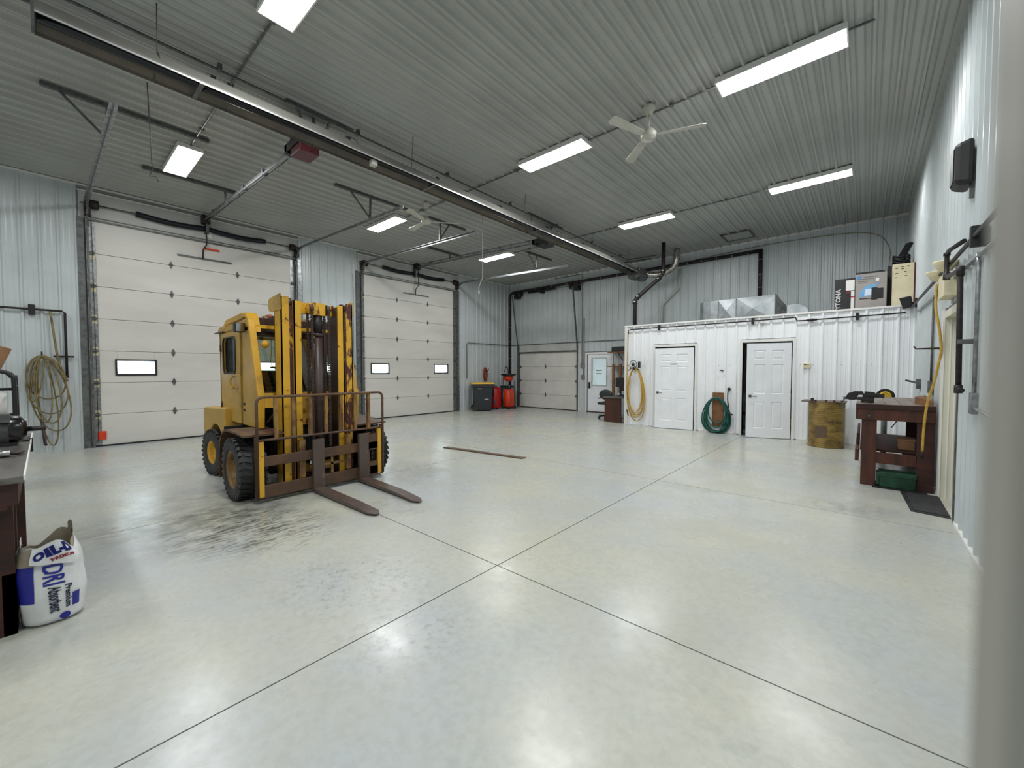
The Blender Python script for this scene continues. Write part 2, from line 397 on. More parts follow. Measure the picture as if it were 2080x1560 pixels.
# right wall with the side door recess
RD = (5.83, 6.93, 2.14)
m = MB()
for a, b, z0, z1 in ((YF-T, RD[0], 0, H), (RD[1], YB+T, 0, H), (RD[0], RD[1], RD[2], H)):
    m.box((XR+.002, a, z0), (XR+T, b, z1))
wr = struct(m.build('wall_right', 'backing'))
for a, b, z0 in ((YF, RD[0]-.05, 0), (RD[0]-.05, RD[1]+.06, RD[2]+.06), (RD[1]+.06, YB, 0)):
    panels(wr, 'wall_panel', 'wallp', (XR, 0, 0), (0, 1, 0), (0, 0, 1), (-1, 0, 0), a, b, z0+.02, H)
MB().box((XR-.03, YF, 0), (XR, RD[0]-.06, .035)).build('base_flashing', 'trimw', wr, .004)
MB().box((XR-.03, RD[1]+.07, 0), (XR, YP, .035)).build('base_flashing', 'trimw', wr, .004)
# front wall behind the camera
wf = struct(MB().box((XL-T, YF-T, 0), (XR+T, YF-.002, H)).build('wall_front', 'backing'))
panels(wf, 'wall_panel', 'wallp', (0, YF, 0), (1, 0, 0), (0, 0, 1), (0, 1, 0), XL, XR, 0, H)
# partition room
PH = 2.70
P1 = (-4.20, -3.20, 2.12); P2 = (-2.15, -1.19, 2.15)
m = MB(); TP = .12
for a, b, z0, z1 in ((XP+.002, P1[0], 0, PH), (P1[1], P2[0], 0, PH), (P2[1], XR, 0, PH), (P1[0], P1[1], P1[2], PH), (P2[0], P2[1], P2[2], PH)):
    m.box((a, YP+.002, z0), (b, YP+TP, z1))
m.box((XP+.002, YP+TP, 0), (XP+TP, YB, PH)).box((XP+.002, YP+TP, PH-.1), (XR, YB, PH))
wp = struct(m.build('wall_partition', 'backing'))
for a, b, z0 in ((XP+.06, P1[0]-.048, 0), (P1[0]-.048, P1[1]+.048, P1[2]+.048), (P1[1]+.048, P2[0]-.048, 0), (P2[0]-.048, P2[1]+.048, P2[2]+.048), (P2[1]+.048, XR-.005, 0)):
    panels(wp, 'wall_panel', 'partp', (0, YP, 0), (1, 0, 0), (0, 0, 1), (0, -1, 0), a, b, z0+.02, PH)
panels(wp, 'wall_panel', 'partp', (XP, 0, 0), (0, 1, 0), (0, 0, 1), (-1, 0, 0), YP+.06, YB, .02, PH)
MB().box((XP-.03, YP-.03, 0), (XP+.07, YP+.07, PH)).build('corner_trim', 'trimw', wp, .004)
MB().box((XP-.035, YP-.035, PH-.005), (XR-.01, YP+.16, PH+.035)).build('top_cap', 'trimw', wp, .004)
MB().box((XP-.035, YP+.16, PH-.005), (XP+.16, YB, PH+.035)).build('top_cap', 'trimw', wp, .004)
MB().box((XP+.07, YP-.026, 0), (P1[0]-.1, YP, .03)).build('base_flashing', 'trimw', wp)
MB().box((P1[1]+.1, YP-.026, 0), (P2[0]-.1, YP, .03)).build('base_flashing', 'trimw', wp)
MB().box((P2[1]+.1, YP-.026, 0), (XR-.03, YP, .03)).build('base_flashing', 'trimw', wp)
for s in range(-21, 3):
    MB().cyl((s*PITCH+.09, YP-.001, 1.62), (s*PITCH+.09, YP-.008, 1.62), .006, 6).build('screw_head', 'galvd', wp) if not (P1[0]-.1 < s*PITCH+.09 < P1[1]+.1 or P2[0]-.1 < s*PITCH+.09 < P2[1]+.1) else None
# ---------------------------------------------------------------- foreground jamb right beside the lens
struct(MB().box((.0215, .118, 0), (.14, .150, H)).build('trim_1', 'post', None, .002))
# ---------------------------------------------------------------- outside
struct(MB().box((-120, -60, -.35), (XL-T-.02, 70, -.21)).build('ground', 'snow'))
b = thing('far_building', 'pale low building seen through the small windows of the garage doors', 'building', (-60, 8, -.2))
MB().box((-66, -30, -.2), (-58, 60, 1.75)).build('wall', 'trimw', b)
for k in range(22):
    MB().box((-58.05, -28+k*4, .6), (-57.98, -26.2+k*4, 1.3)).build('window', 'bluegrey', b)
# ---------------------------------------------------------------- sectional garage doors
def sect_door(idx, d, n, wins, hx, axis='x'):
    root = sempty('door_%d' % idx, (XL, (d[0]+d[1])/2, 0))
    sh = (d[2]-.0)/n; xa, xb = XL-.055, XL-.008
    for k in range(n):
        z0, z1 = k*sh+.003, (k+1)*sh-.003
        m = MB(); ws = [w_ for w_ in wins if z0 < w_[2] < z1]
        if not ws: m.box((xa, d[0], z0), (xb, d[1], z1))
        else:
            y = d[0]
            for (wa, wb_, za, zb) in ws:
                m.box((xa, y, z0), (xb, wa, z1)).box((xa, wa, z0), (xb, wb_, za)).box((xa, wa, zb), (xb, wb_, z1)); y = wb_
            m.box((xa, y, z0), (xb, d[1], z1))
        sec = m.build('door_section', 'doorw', root, .006)
        for (wa, wb_, za, zb) in ws:
            f = MB(); t = .035
            f.box((xb-.01, wa-t, za-t), (xb+.018, wb_+t, za)).box((xb-.01, wa-t, zb), (xb+.018, wb_+t, zb+t))
            f.box((xb-.01, wa-t, za), (xb+.018, wa, zb)).box((xb-.01, wb_, za), (xb+.018, wb_+t, zb))
            f.build('window_frame', 'black', sec, .006)
            MB().box((xa+.02, wa, za), (xa+.026, wb_, zb)).build('window_pane', 'glass', sec)
    for k in range(1, n):
        MB().box((xa-.01, d[0], k*sh-.01), (xb-.006, d[1], k*sh+.01)).build('joint_seal', 'seam', root)
        for y in hx:
            h = MB(); z = k*sh
            h.prism([(y-.035, z), (y-.008, z-.075), (y+.008, z-.075), (y+.035, z), (y+.008, z+.075), (y-.008, z+.075)], (xb, xb+.012), 'x')
            h.cyl((xb+.014, y-.035, z), (xb+.014, y+.035, z), .009, 8)
            h.build('hinge', 'galvd', root)
        for y in (d[0]+.03, d[1]-.03):
            h = MB(); z = k*sh
            h.box((xb, y-.045, z-.035), (xb+.03, y+.045, z+.035)).cyl((xb+.03, y-.06, z), (xb+.03, y+.06, z), .014, 8)
            h.build('roller_hinge', 'galvd', root)
    # end stiles with tape patches
    for y, s in ((d[0], 1), (d[1], -1)):
        st = MB().box((xb, y, 0), (xb+.004, y+s*.10, d[2])).build('end_stile', 'galv', root)
    MB().box((xb-.03, d[0], -.0), (xb+.02, d[1], .03)).build('bottom_seal', 'black', root)
    # shaft, springs, drums
    return root
d1 = sect_door(1, D1, 7, [(.97, 1.54, 1.43, 1.69), (3.44, 4.01, 1.43, 1.69)], (1.85, 3.08))
d2 = sect_door(2, D2, 7, [(6.55, 7.12, 1.43, 1.69), (8.95, 9.52, 1.43, 1.69)], (7.45, 8.66))
for rt, d in ((d1, D1), (d2, D2)):
    xb = XL-.004
    for k in range(6):
        MB().box((xb, d[0]+.015, .55+k*.62), (xb+.003, d[0]+.085, .72+k*.62)).build('tape_patch', 'cream', rt)
MB().box((XL-.004, .66, .14), (XL+.02, .78, .30)).build('warning_label', 'redor', d1)
def tracks(rt, d, x_end, zend, springs, hang):
    for y, s in ((d[0]-.01, -1), (d[1]+.03, 1)):
        m = MB().bar((XL+.05, y, 0), (XL+.05, y, 4.25), .03, .055, (1, 0, 0))
        m.build('vertical_track', 'galvd', rt)
        m = MB().box((XL+.0, y+s*.02, 0), (XL+.09, y+s*.026, 4.45)).build('track_angle', 'galv', rt)
        arc = [(XL+.05+.36*(1-math.cos(a)), y, 4.25+.40*math.sin(a)) for a in [i*PI/12 for i in range(7)]]
        m = MB()
        for p, q in zip(arc, arc[1:]): m.bar(p, q, .03, .05, (0, 0, 1))
        m.build('curved_track', 'galvd', rt)
        m = MB().bar((XL+.41, y, 4.65), (x_end, y, zend), .028, .055).bar((XL+.3, y+s*.03, 4.66), (x_end, y+s*.03, zend+.02), .05, .006)
        m.build('horizontal_track', 'galv', rt)
        MB().box((XL+.002, y-.04, 4.45), (XL+.14, y+.05, 4.72)).cyl((XL+.09, y-s*.04, 4.68), (XL+.09, y-s*.16, 4.68), .085, 20).build('cable_drum', 'iron', rt)
        MB().cyl((XL+.03, y-s*.06, .1), (XL+.03, y-s*.06, 4.5), .004, 6).build('lift_cable', 'iron', rt)
    MB().cyl((XL+.09, d[0]-.1, 4.68), (XL+.09, d[1]+.1, 4.68), .014, 8).build('torsion_shaft', 'galvd', rt)
    MB().box((XL+.0, d[0], d[2]-.01), (XL+.035, d[1], d[2]+.02)).box((XL+.02, d[0], d[2]+.045), (XL+.04, d[1], d[2]+.06)).build('top_strut', 'galvd', rt)
    a, b_ = springs; mid = (a+b_)/2
    for p, q in ((a, mid-.03), (mid+.03, b_)):
        pts = [(XL+.09, p+(q-p)*i/8, 4.68-.04*math.sin(PI*i/8)) for i in range(9)]
        m = MB().tube(pts, .052, 14)
        for i in range(int((q-p)/.03)):
            y = p+.015+i*.03
            m.lathe([(.053, -.008), (.060, 0), (.053, .008)], (XL+.09, y, 4.68-.04*math.sin(PI*(y-p)/(q-p))), 'y', 14)
        m.build('torsion_spring', 'blue', rt)
    MB().box((XL+.0, mid-.03, 4.58), (XL+.16, mid+.03, 4.84)).build('spring_bracket', 'galvd', rt)
tracks(d1, D1, -6.45, 4.50, (1.30, 3.66), 1)
tracks(d2, D2, -6.45, 4.50, (6.90, 9.30), 1)
# torsion spring of door 1 sits just under the header; pull arms on each door
for rt, y, zt in ((d1, 2.46, 3.92), (d2, 8.19, 3.92)):
    MB().tube([(XL+.14, y, 4.82), (XL+.14, y, 4.32), (XL+.06, y-.05, 4.2), (XL+.03, y-.05, 4.0)], .014, 8).build('opener_arm', 'iron', rt)
    MB().bar((XL+.02, y-.5, 4.02), (XL+.02, y+.5, 4.02), .02, .03).build('top_section_strut', 'galvd', rt)
MB().box((XL+.0, 2.42, 4.24), (XL+.05, 2.72, 4.27)).build('caution_tag', 'redor', d1)
MB().box((XL+.02, 2.50, 4.52), (XL+.03, 2.58, 4.68)).build('paper_tag', 'paper', d1)
# jamb columns beside the big doors
for n_, y0, y1 in ((1, .47, .56), (2, 4.44, 4.52), (3, 6.05, 6.17), (4, 9.97, 10.05)):
    struct(MB().box((XL+.001, y0, 0), (XL+.045, y1, 4.42)).build('trim_%d' % (n_+1), 'galvd' if n_ in (1, 3) else 'galv'))
# ---------------------------------------------------------------- small high-lift door in the back wall
rt = sempty('door_3', ((SD[0]+SD[1])/2, YB, 0))
for k in range(4):
    sh = SD[2]/4
    MB().box((SD[0], YB+.008, k*sh+.003), (SD[1], YB+.05, (k+1)*sh-.003)).build('door_section', 'doorw', rt, .006)
MB().box((SD[0], YB+.045, 0), (SD[1], YB+.06, SD[2])).build('joint_backing', 'header', rt)
for k in range(1, 4):
    z = k*SD[2]/4; y = YB+.008
    MB().prism([(-9.46-.035, z), (-9.46-.008, z-.085), (-9.46+.008, z-.085), (-9.46+.035, z), (-9.46+.008, z+.085), (-9.46-.008, z+.085)], (y-.012, y), 'y').build('hinge', 'galvd', rt)
    for x in (SD[0]+.03, SD[1]-.03):
        MB().box((x-.04, y-.03, z-.035), (x+.04, y, z+.035)).build('roller_hinge', 'galvd', rt)
MB().box((SD[0], YB-.02, 0), (SD[1], YB+.04, .03)).build('bottom_seal', 'black', rt)
MB().box((SD[0]-.05, YB-.05, SD[2]+.0), (SD[1]+.05, YB-.005, SD[2]+.05)).build('top_strut', 'galvd', rt)
for x in (SD[0]-.05, SD[1]+.05):
    s = -1 if x < -9 else 1
    m = MB().bar((x, YB-.05, 0), (x, YB-.06, 2.3), .05, .035, (1, 0, 0)).build('vertical_track', 'galvd', rt)
    xt = x-.02 if s < 0 else x+.02
    MB().bar((x, YB-.06, 2.3), (xt, YB-.42, 4.5), .06 if s > 0 else .03, .035, (1, 0, 0)).build('inclined_track', 'galvd', rt)
    MB().box((x-.1, YB-.22, 4.42), (x+.1, YB-.002, 4.70)).cyl((x-s*.1, YB-.16, 4.58), (x-s*.25, YB-.16, 4.58), .11, 18).build('cable_drum', 'iron', rt)
MB().cyl((SD[0]-.1, YB-.16, 4.60), (SD[1]+.35, YB-.16, 4.60), .014, 8).build('torsion_shaft', 'galvd', rt)
MB().cyl((-10.2, YB-.16, 4.60), (-8.9, YB-.16, 4.60), .045, 14).build('torsion_spring', 'blue', rt)
MB().box((-9.62, YB-.2, 4.5), (-9.5, YB-.01, 4.7)).build('spring_bracket', 'iron', rt)
for n_, x0, x1 in ((6, SD[0]-.14, SD[0]-.02), (7, SD[1]+.02, SD[1]+.12)):
    struct(MB().box((x0, YB-.03, 0), (x1, YB-.001, SD[2]+.3)).build('trim_%d' % n_, 'galvd' if n_ == 6 else 'trimw'))
# ---------------------------------------------------------------- person door with window in the back wall
rt = sempty('door_4', ((PD[0]+PD[1])/2, YB, 0))
wz = (.98, 1.93); wx = (-7.4, -6.84)
m = MB(); ya, yb = YB+.01, YB+.05
m.box((PD[0]+.02, ya, .01), (wx[0], yb, PD[2])).box((wx[1], ya, .01), (PD[1]-.02, yb, PD[2])).box((wx[0], ya, .01), (wx[1], yb, wz[0])).box((wx[0], ya, wz[1]), (wx[1], yb, PD[2]))
m.box((PD[0], yb-.002, 0), (wx[0], yb+.02, PD[2]+.02)).box((wx[1], yb-.002, 0), (PD[1], yb+.02, PD[2]+.02)).box((wx[0], yb-.002, wz[1]), (wx[1], yb+.02, PD[2]+.02))
m.build('door_leaf', 'door', rt)
m = MB(); t = .03
for a, b_ in (((wx[0]-t, wz[0]-t), (wx[1]+t, wz[0])), ((wx[0]-t, wz[1]), (wx[1]+t, wz[1]+t)), ((wx[0]-t, wz[0]), (wx[0], wz[1])), ((wx[1], wz[0]), (wx[1]+t, wz[1]))):
    m.box((a[0], ya-.012, a[1]), (b_[0], ya+.004, b_[1]))
m.build('window_frame', 'header', rt)
MB().box((wx[0], ya+.02, wz[0]), (wx[1], ya+.026, wz[1])).build('window_pane', 'glass', rt)
MB().box((wx[0], ya+.036, wz[0]), (wx[1], ya+.04, wz[1])).build('blind', 'frost', rt)
for z in (1.5, 1.38):
    MB().box((-7.24, ya+.012, z-.012), (-7.02, ya+.018, z+.022)).build('window_sticker', 'galvd', rt)
MB().box((PD[0]-.07, YB-.02, 0), (PD[0], YB+.05, PD[2]+.07)).box((PD[1], YB-.02, 0), (PD[1]+.07, YB+.05, PD[2]+.07)).box((PD[0], YB-.02, PD[2]), (PD[1], YB+.05, PD[2]+.07)).build('door_frame', 'trimw', rt)
MB().box((PD[0]-.08, YB-.025, PD[2]+.07), (PD[1]+.08, YB, PD[2]+.085)).build('head_flashing', 'galvd', rt)
MB().box((PD[0]+.06, ya-.02, .86), (PD[0]+.12, ya, 1.08)).tube([(PD[0]+.09, ya-.02, .92), (PD[0]+.09, ya-.05, .92), (PD[0]+.2, ya-.05, .92)], .008, 8).build('keypad_lever', 'iron', rt)
MB().box((PD[0], YB-.05, 0), (PD[1]+.3, YB+.06, .035)).build('threshold', 'rustd', rt)
for z in (.3, 1.1, 1.9):
    MB().cyl((PD[1]-.015, ya-.01, z-.05), (PD[1]-.015, ya-.01, z+.05), .008, 8).build('hinge', 'galvd', rt)
# ---------------------------------------------------------------- six-panel doors in the partition
def panel_door(idx, P, ang, wl_):
    rt = sempty('door_%d' % idx, (P[1]-.02, YP, 0))
    w_, h_ = wl_, P[2]-.05
    X0 = P[1]-.025-w_; X1 = P[1]-.025
    y0, y1 = YP-.045, YP-.005
    R = Matrix.Translation((X1, YP-.02, 0))@Matrix.Rotation(ang, 4, 'Z')@Matrix.Translation((-X1, -(YP-.02), 0))
    # leaf from stiles and rails around six recessed fields
    cols = [(X0+.14, X0+w_*.5-.06), (X0+w_*.5+.06, X1-.14)]
    rows = [(.22, .80), (.98, 1.62), (1.73, 1.93)]
    rows = [(a*h_/2.08, b_*h_/2.08) for a, b_ in rows]
    m = MB(); xs = [X0, cols[0][0], cols[0][1], cols[1][0], cols[1][1], X1]
    for i in (0, 2, 4): m.box((xs[i], y0, .012), (xs[i+1], y1, h_))
    for cx in cols:
        z = .012
        for a, b_ in rows: m.box((cx[0], y0, z), (cx[1], y1, a)); z = b_
        m.box((cx[0], y0, z), (cx[1], y1, h_))
    leaf = m.build('door_leaf', 'door', rt, 0, R)
    for cx in cols:
        for a, b_ in rows:
            v = []; t = .022; yb_, yt = y0+.011, y0+.003; s = .04
            def ring(i, y): return [(cx[0]+i, y, a+i), (cx[1]-i, y, a+i), (cx[1]-i, y, b_-i), (cx[0]+i, y, b_-i)]
            vs = ring(0, y0)+ring(t*.5, yb_)+ring(t, yb_)+ring(s, yt)
            fs = []
            for r in range(3):
                for i in range(4): fs.append((r*4+i, r*4+(i+1) % 4, r*4+4+(i+1) % 4, r*4+4+i))
            fs.append((12, 13, 14, 15))
            MB().add(vs, fs).build('raised_panel', 'door', leaf, 0, R)
    kx = X0+.07; kz = .93
    MB().cyl((kx, y0, kz), (kx, y0-.012, kz), .032, 20).tube([(kx, y0-.01, kz), (kx, y0-.05, kz), (kx+.02, y0-.055, kz), (kx+.12, y0-.055, kz-.004)], .009, 10).build('lever_handle', 'galvd', leaf, 0, R)
    # frame
    m = MB(); f = .05
    m.box((P[0]-f, YP-.035, 0), (P[0], YP+TP, P[2]+f)).box((P[1], YP-.035, 0), (P[1]+f, YP+TP, P[2]+f)).box((P[0], YP-.035, P[2]-.01), (P[1], YP+TP, P[2]+f))
    m.build('door_frame', 'trimw', rt, .004)
    MB().box((P[0], YP+.0, 0), (P[1], YP+TP, .008)).build('threshold', 'seam', rt)
    for z in (.25, 1.05, 1.85):
        MB().cyl((P[1]-.012, YP-.04, z-.045), (P[1]-.012, YP-.04, z+.045), .008, 8).build('hinge', 'iron', rt)
    return rt, leaf, R, X0, X1, y0
r5 = panel_door(5, P1, math.radians(8), .93)
MB().box((r5[3]+.38, r5[5]-.004, 1.655), (r5[3]+.55, r5[5], 1.675)).build('name_plate', 'galvd', r5[1], 0, r5[2])
r6 = panel_door(6, P2, math.radians(20), .84)
# things inside the half open store room
t = thing('coat_on_hook', 'dark red coat hanging inside the half open partition door', 'coat', (-1.95, YP+.5, .7))
MB().lathe([(.03, 1.5), (.10, 1.42), (.14, 1.2), (.16, .9), (.13, .72), (0, .72)], (-1.98, YP+.55, 0), 'z', 12).build('coat_body', 'red', t)
t = thing('store_shelf', 'dark low shelf with pale bags inside the half open partition door', 'shelf', (-1.9, YP+1.1, 0))
MB().box((-2.6, YP+.8, .38), (-1.2, YP+1.3, .42)).box((-2.6, YP+.8, .0), (-2.55, YP+1.3, .9)).box((-1.25, YP+.8, 0), (-1.2, YP+1.3, .9)).build('shelf_board', 'woodd', t)
solo(MB().lathe([(.12, 0), (.2, .08), (.21, .2), (.12, .3), (0, .33)], (-2.0, YP+1.0, .421), 'z', 12), 'grey_sack', 'bagi', 'pale sack on the low shelf inside the half open door', 'sack')
# ---------------------------------------------------------------- side door in the right wall
rt = sempty('door_7', (XR, (RD[0]+RD[1])/2, 0))
MB().box((XR+.13, RD[0], 0), (XR+.17, RD[1], RD[2])).build('door_leaf', 'creamd', rt)
for y in (RD[0]+.3, RD[0]+.62, RD[0]+.78):
    MB().box((XR+.122, y, .02), (XR+.132, y+.02, RD[2]-.1)).build('door_batten', 'creamd', rt)
MB().box((XR-.012, RD[1]-.03, 0), (XR+.13, RD[1]+.05, RD[2]+.05)).box((XR-.012, RD[0], RD[2]-.03), (XR+.13, RD[1]-.03, RD[2]+.05)).build('door_frame', 'creamd', rt)
for x in (XR+.03, XR+.075): MB().box((x, RD[1]-.036, 0), (x+.012, RD[1]-.03, RD[2]-.04)).build('reveal_strip', 'trimw', rt)
MB().box((XR-.03, RD[1]-.04, 0), (XR-.012, RD[1]+.06, RD[2]+.06)).build('reveal_trim', 'trimw', rt)
MB().box((XR-.028, RD[0]-.05, 0), (XR+.13, RD[0]+.012, RD[2]+.05)).build('door_jamb', 'galvd', rt)
# ---------------------------------------------------------------- ceiling lights
light0 = None
lx = [(-.83, 5.58), (-.86, 9.36), (-3.9, 5.52), (-3.94, 9.31), (-8.68, 1.6), (-8.7, 5.44), (-8.65, 9.22), (-3.9, 1.6), (-.85, 1.6), (-8.68, -2.2), (-3.9, -2.2), (-.85, -2.2)]
llab = ['lit ceiling light panel largest at the top right of the photo', 'lit ceiling light near the right wall, nearest to the partition', 'lit ceiling light left of the nearer white ceiling fan', 'lit ceiling light of the middle row, nearest the back wall',
        'lit ceiling light above the large garage door with two dark brackets', 'lit ceiling light beside the farther ceiling fan', 'lit ceiling light smallest and farthest, over the second garage door', 'lit ceiling light cut off by the top edge of the photo',
        'lit ceiling light above the photographer near the right wall', 'lit ceiling light behind the photographer above the left side', 'lit ceiling light behind the photographer in the middle row', 'lit ceiling light behind the photographer near the right wall']
for (x, y), lb in zip(lx, llab):
    if light0 is None:
        r = thing('ceiling_light', lb, 'light', (x, y, H-.1), 'lit ceiling light panels'); light0 = r
        W, D_ = 1.24, .33
        MB().box((x-W/2, y-D_/2, H-.085), (x+W/2, y+D_/2, H-.021)).build('housing', 'trimw', r, .006)
        MB().add([(x-W/2+.012, y-D_/2+.012, H-.0865), (x-W/2+.012, y+D_/2-.012, H-.0865), (x+W/2-.012, y+D_/2-.012, H-.0865), (x+W/2-.012, y-D_/2+.012, H-.0865)], [(0, 1, 2, 3)]).build('diffuser', 'lamp', r)
        e_ = MB(); z0_, z1_ = H-.094, H-.07
        e_.box((x-W/2-.004, y-D_/2-.004, z0_), (x+W/2+.004, y-D_/2+.010, z1_)).box((x-W/2-.004, y+D_/2-.010, z0_), (x+W/2+.004, y+D_/2+.004, z1_)).box((x-W/2-.004, y-D_/2+.01, z0_), (x-W/2+.010, y+D_/2-.01, z1_)).box((x+W/2-.010, y-D_/2+.01, z0_), (x+W/2+.004, y+D_/2-.01, z1_))
        e_.build('rim', 'trimw', r)
    else:
        r = copy_tree(light0); r.location = (x, y, H-.1); r['label'] = lb
# thin conduits joining the lights
for y, x0, x1, lb in ((5.56, -8.1, .0, 'thin grey conduit crossing the ceiling between the middle lights'), (9.34, -8.1, -.3, 'thin grey conduit along the far row of ceiling lights'), (1.6, -8.1, .3, 'thin grey conduit along the nearest row of ceiling lights')):
    m = MB().tube([(x0, y, H-.035), (x1, y, H-.035)], .013, 8)
    for k in range(6): m.box((x0+(x1-x0)*(k+.5)/6-.02, y-.03, H-.05), (x0+(x1-x0)*(k+.5)/6+.02, y+.03, H-.02))
    solo(m, 'ceiling_conduit', 'galvd', lb, 'conduit')
# ---------------------------------------------------------------- ceiling fans
def fan(x, y, angs, lb):
    r = thing('ceiling_fan', lb, 'fan', (x, y, H-.02), 'white ceiling fans')
    MB().lathe([(.02, H-.13), (.045, H-.12), (.085, H-.05), (.09, H-.02), (0, H-.02)], (x, y, 0), 'z', 20).build('ceiling_canopy', 'fanw', r)
    MB().cyl((x, y, H-.12), (x, y, 4.74), .012, 10).build('down_rod', 'fanw', r)
    MB().lathe([(0, 4.60), (.03, 4.60), (.035, 4.615), (.09, 4.615), (.105, 4.65), (.10, 4.69), (.085, 4.70), (.08, 4.72), (.05, 4.73), (.045, 4.755), (.02, 4.77), (0, 4.77)], (x, y, 0), 'z', 24).build('motor_housing', 'fanw', r)
    for a in angs:
        a = math.radians(a); Rm = Matrix.Translation((x, y, 4.66))@Matrix.Rotation(a, 4, 'Z')@Matrix.Rotation(.2, 4, 'X')
        MB().add([Rm@Vector(p) for p in ((.09, -.03, -.004), (.16, -.045, -.004), (.66, -.065, -.004), (.70, -.04, -.004), (.70, .05, -.004), (.66, .07, -.004), (.16, .045, -.004), (.09, .03, -.004),
                 (.09, -.03, .004), (.16, -.045, .004), (.66, -.065, .004), (.70, -.04, .004), (.70, .05, .004), (.66, .07, .004), (.16, .045, .004), (.09, .03, .004))],
                 [tuple(range(8))[::-1], tuple(range(8, 16))]+[(i, (i+1) % 8, 8+(i+1) % 8, 8+i) for i in range(8)]).build('fan_blade', 'fanw', r)
    return r
fan(-2.27, 5.42, (-108, 20, 136), 'white three-blade ceiling fan between the two nearer lights')
fan(-7.1, 5.4, (52, 172, -68), 'white three-blade ceiling fan beside the light over the forklift bay')
# ---------------------------------------------------------------- radiant tube heater
HX, HZ = -5.29, 4.42
r = thing('tube_heater', 'long radiant tube heater with bright reflector hung under the ceiling', 'heater', (HX, 5.5, HZ))
prof = [(-.175, -.02), (-.17, .01), (-.08, .13), (.08, .13), (.17, .01), (.175, -.02)]
m = MB(); pts = [(HX+a, HZ+b_) for a, b_ in prof]; inn = [(HX+a*.985, HZ+b_-.003) for a, b_ in prof]
m.prism(pts+inn[::-1], (.02, 11.55), 'y')
m.build('reflector', 'heatgrey', r)
lin = [(HX+a*.97, HZ+b_-.006) for a, b_ in prof[2:]]; ln2 = [(HX+a*.955, HZ+b_-.009) for a, b_ in prof[2:]]
ll = [(HX+a*.97, HZ+b_-.006) for a, b_ in prof[:3]]; ll2 = [(HX+a*.955, HZ+b_-.009) for a, b_ in prof[:3]]
MB().prism(ll+ll2[::-1], (.03, 11.54), 'y').build('reflector_lining', 'brownrefl', r)
MB().prism(lin+ln2[::-1], (.03, 11.54), 'y').build('reflector_lining', 'darkrefl', r)
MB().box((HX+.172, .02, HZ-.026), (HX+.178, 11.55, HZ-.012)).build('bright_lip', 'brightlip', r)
MB().box((HX-.178, .02, HZ-.026), (HX-.172, 11.55, HZ-.012)).build('dull_lip', 'darkrefl', r)
MB().cyl((HX+.03, .03, HZ+.035), (HX+.03, 11.6, HZ+.035), .055, 16).build('radiant_tube', 'blackgl', r)
MB().prism([(HX+a, HZ+b_) for a, b_ in prof], (0, .02), 'y').build('end_cap', 'galvd', r)
MB().tube([(HX+.1, -3.9, HZ+.13), (HX+.05, .02, HZ+.13)], .012, 8).build('gas_line', 'iron', r)
for y in (.8, 3.75, 6.45, 9.2, 11.2):
    MB().tube([(HX-.17, y, HZ-.02), (HX-.085, y, HZ+.135), (HX+.085, y, HZ+.135), (HX+.17, y, HZ-.02)], .007, 6).tube([(HX, y, HZ+.135), (HX+.05, y, H-.02)], .005, 6).build('hanger', 'galvd', r)
    MB().box((HX-.178, y+.3, HZ-.032), (HX+.178, y+.34, HZ-.027)).build('reflector_stay', 'galvd', r)
MB().box((HX+.05, 3.02, HZ-.09), (HX+.13, 3.10, HZ-.02)).build('bracket_clip', 'fanw', r)
MB().lathe([(.10, 0), (.17, .06), (.19, .2), (.17, .42), (.1, .48)], (HX+.12, 11.6, HZ-.06), 'y', 16).build('burner_blower', 'galvd', r)
MB().box((HX-.2, 11.62, HZ-.14), (HX+.2, 12.1, HZ+.14)).build('burner_box', 'galvd', r, .02)
# gas lines beside the heater on the ceiling
for k, (x, z, lb, r_) in enumerate(((-6.0, H-.10, 'ceiling pipe nearest to the tube heater in the photo', .018), (-5.72, H-.09, 'ceiling pipe farther from the tube heater, the right one of the pair', .016))):
    m = MB().tube([(x, -3.9, z), (x, 12.3-k*.2, z), (x+.9, 12.4-k*.2, z)], r_, 8)
    for q in range(9): m.box((x-.03, -2+q*1.7, z-.01), (x+.03, -1.96+q*1.7, H-.02))
    solo(m, 'ceiling_pipe', 'galvd', lb, 'pipe')
for y0, y1, lb in ((2.15, 3.05, 'dark steel angle bracket on the ceiling beside the tube heater'), (7.2, 8.5, 'farther dark steel angle bracket on the ceiling beside the heater')):
    m = MB().box((-5.79, y0, H-.06), (-5.73, y1, H-.03)).bar((-5.76, y0+.12, H-.06), (-5.98, y0+.34, H-.2), .03, .03).bar((-5.76, y1-.32, H-.05), (-5.98, y1-.32, H-.22), .03, .03).bar((-5.98, y0+.3, H-.2), (-5.98, y1-.05, H-.2), .03, .03)
    m.tube(smoothpath([(-5.98, y1-.15, H-.2), (-5.88, y1-.02, H-.10), (-5.84, y1+.12, H-.12), (-5.84, y1+.2, H-.28)], 5), .007, 6)
    solo(m, 'ceiling_bracket', 'galvd', lb, 'bracket')
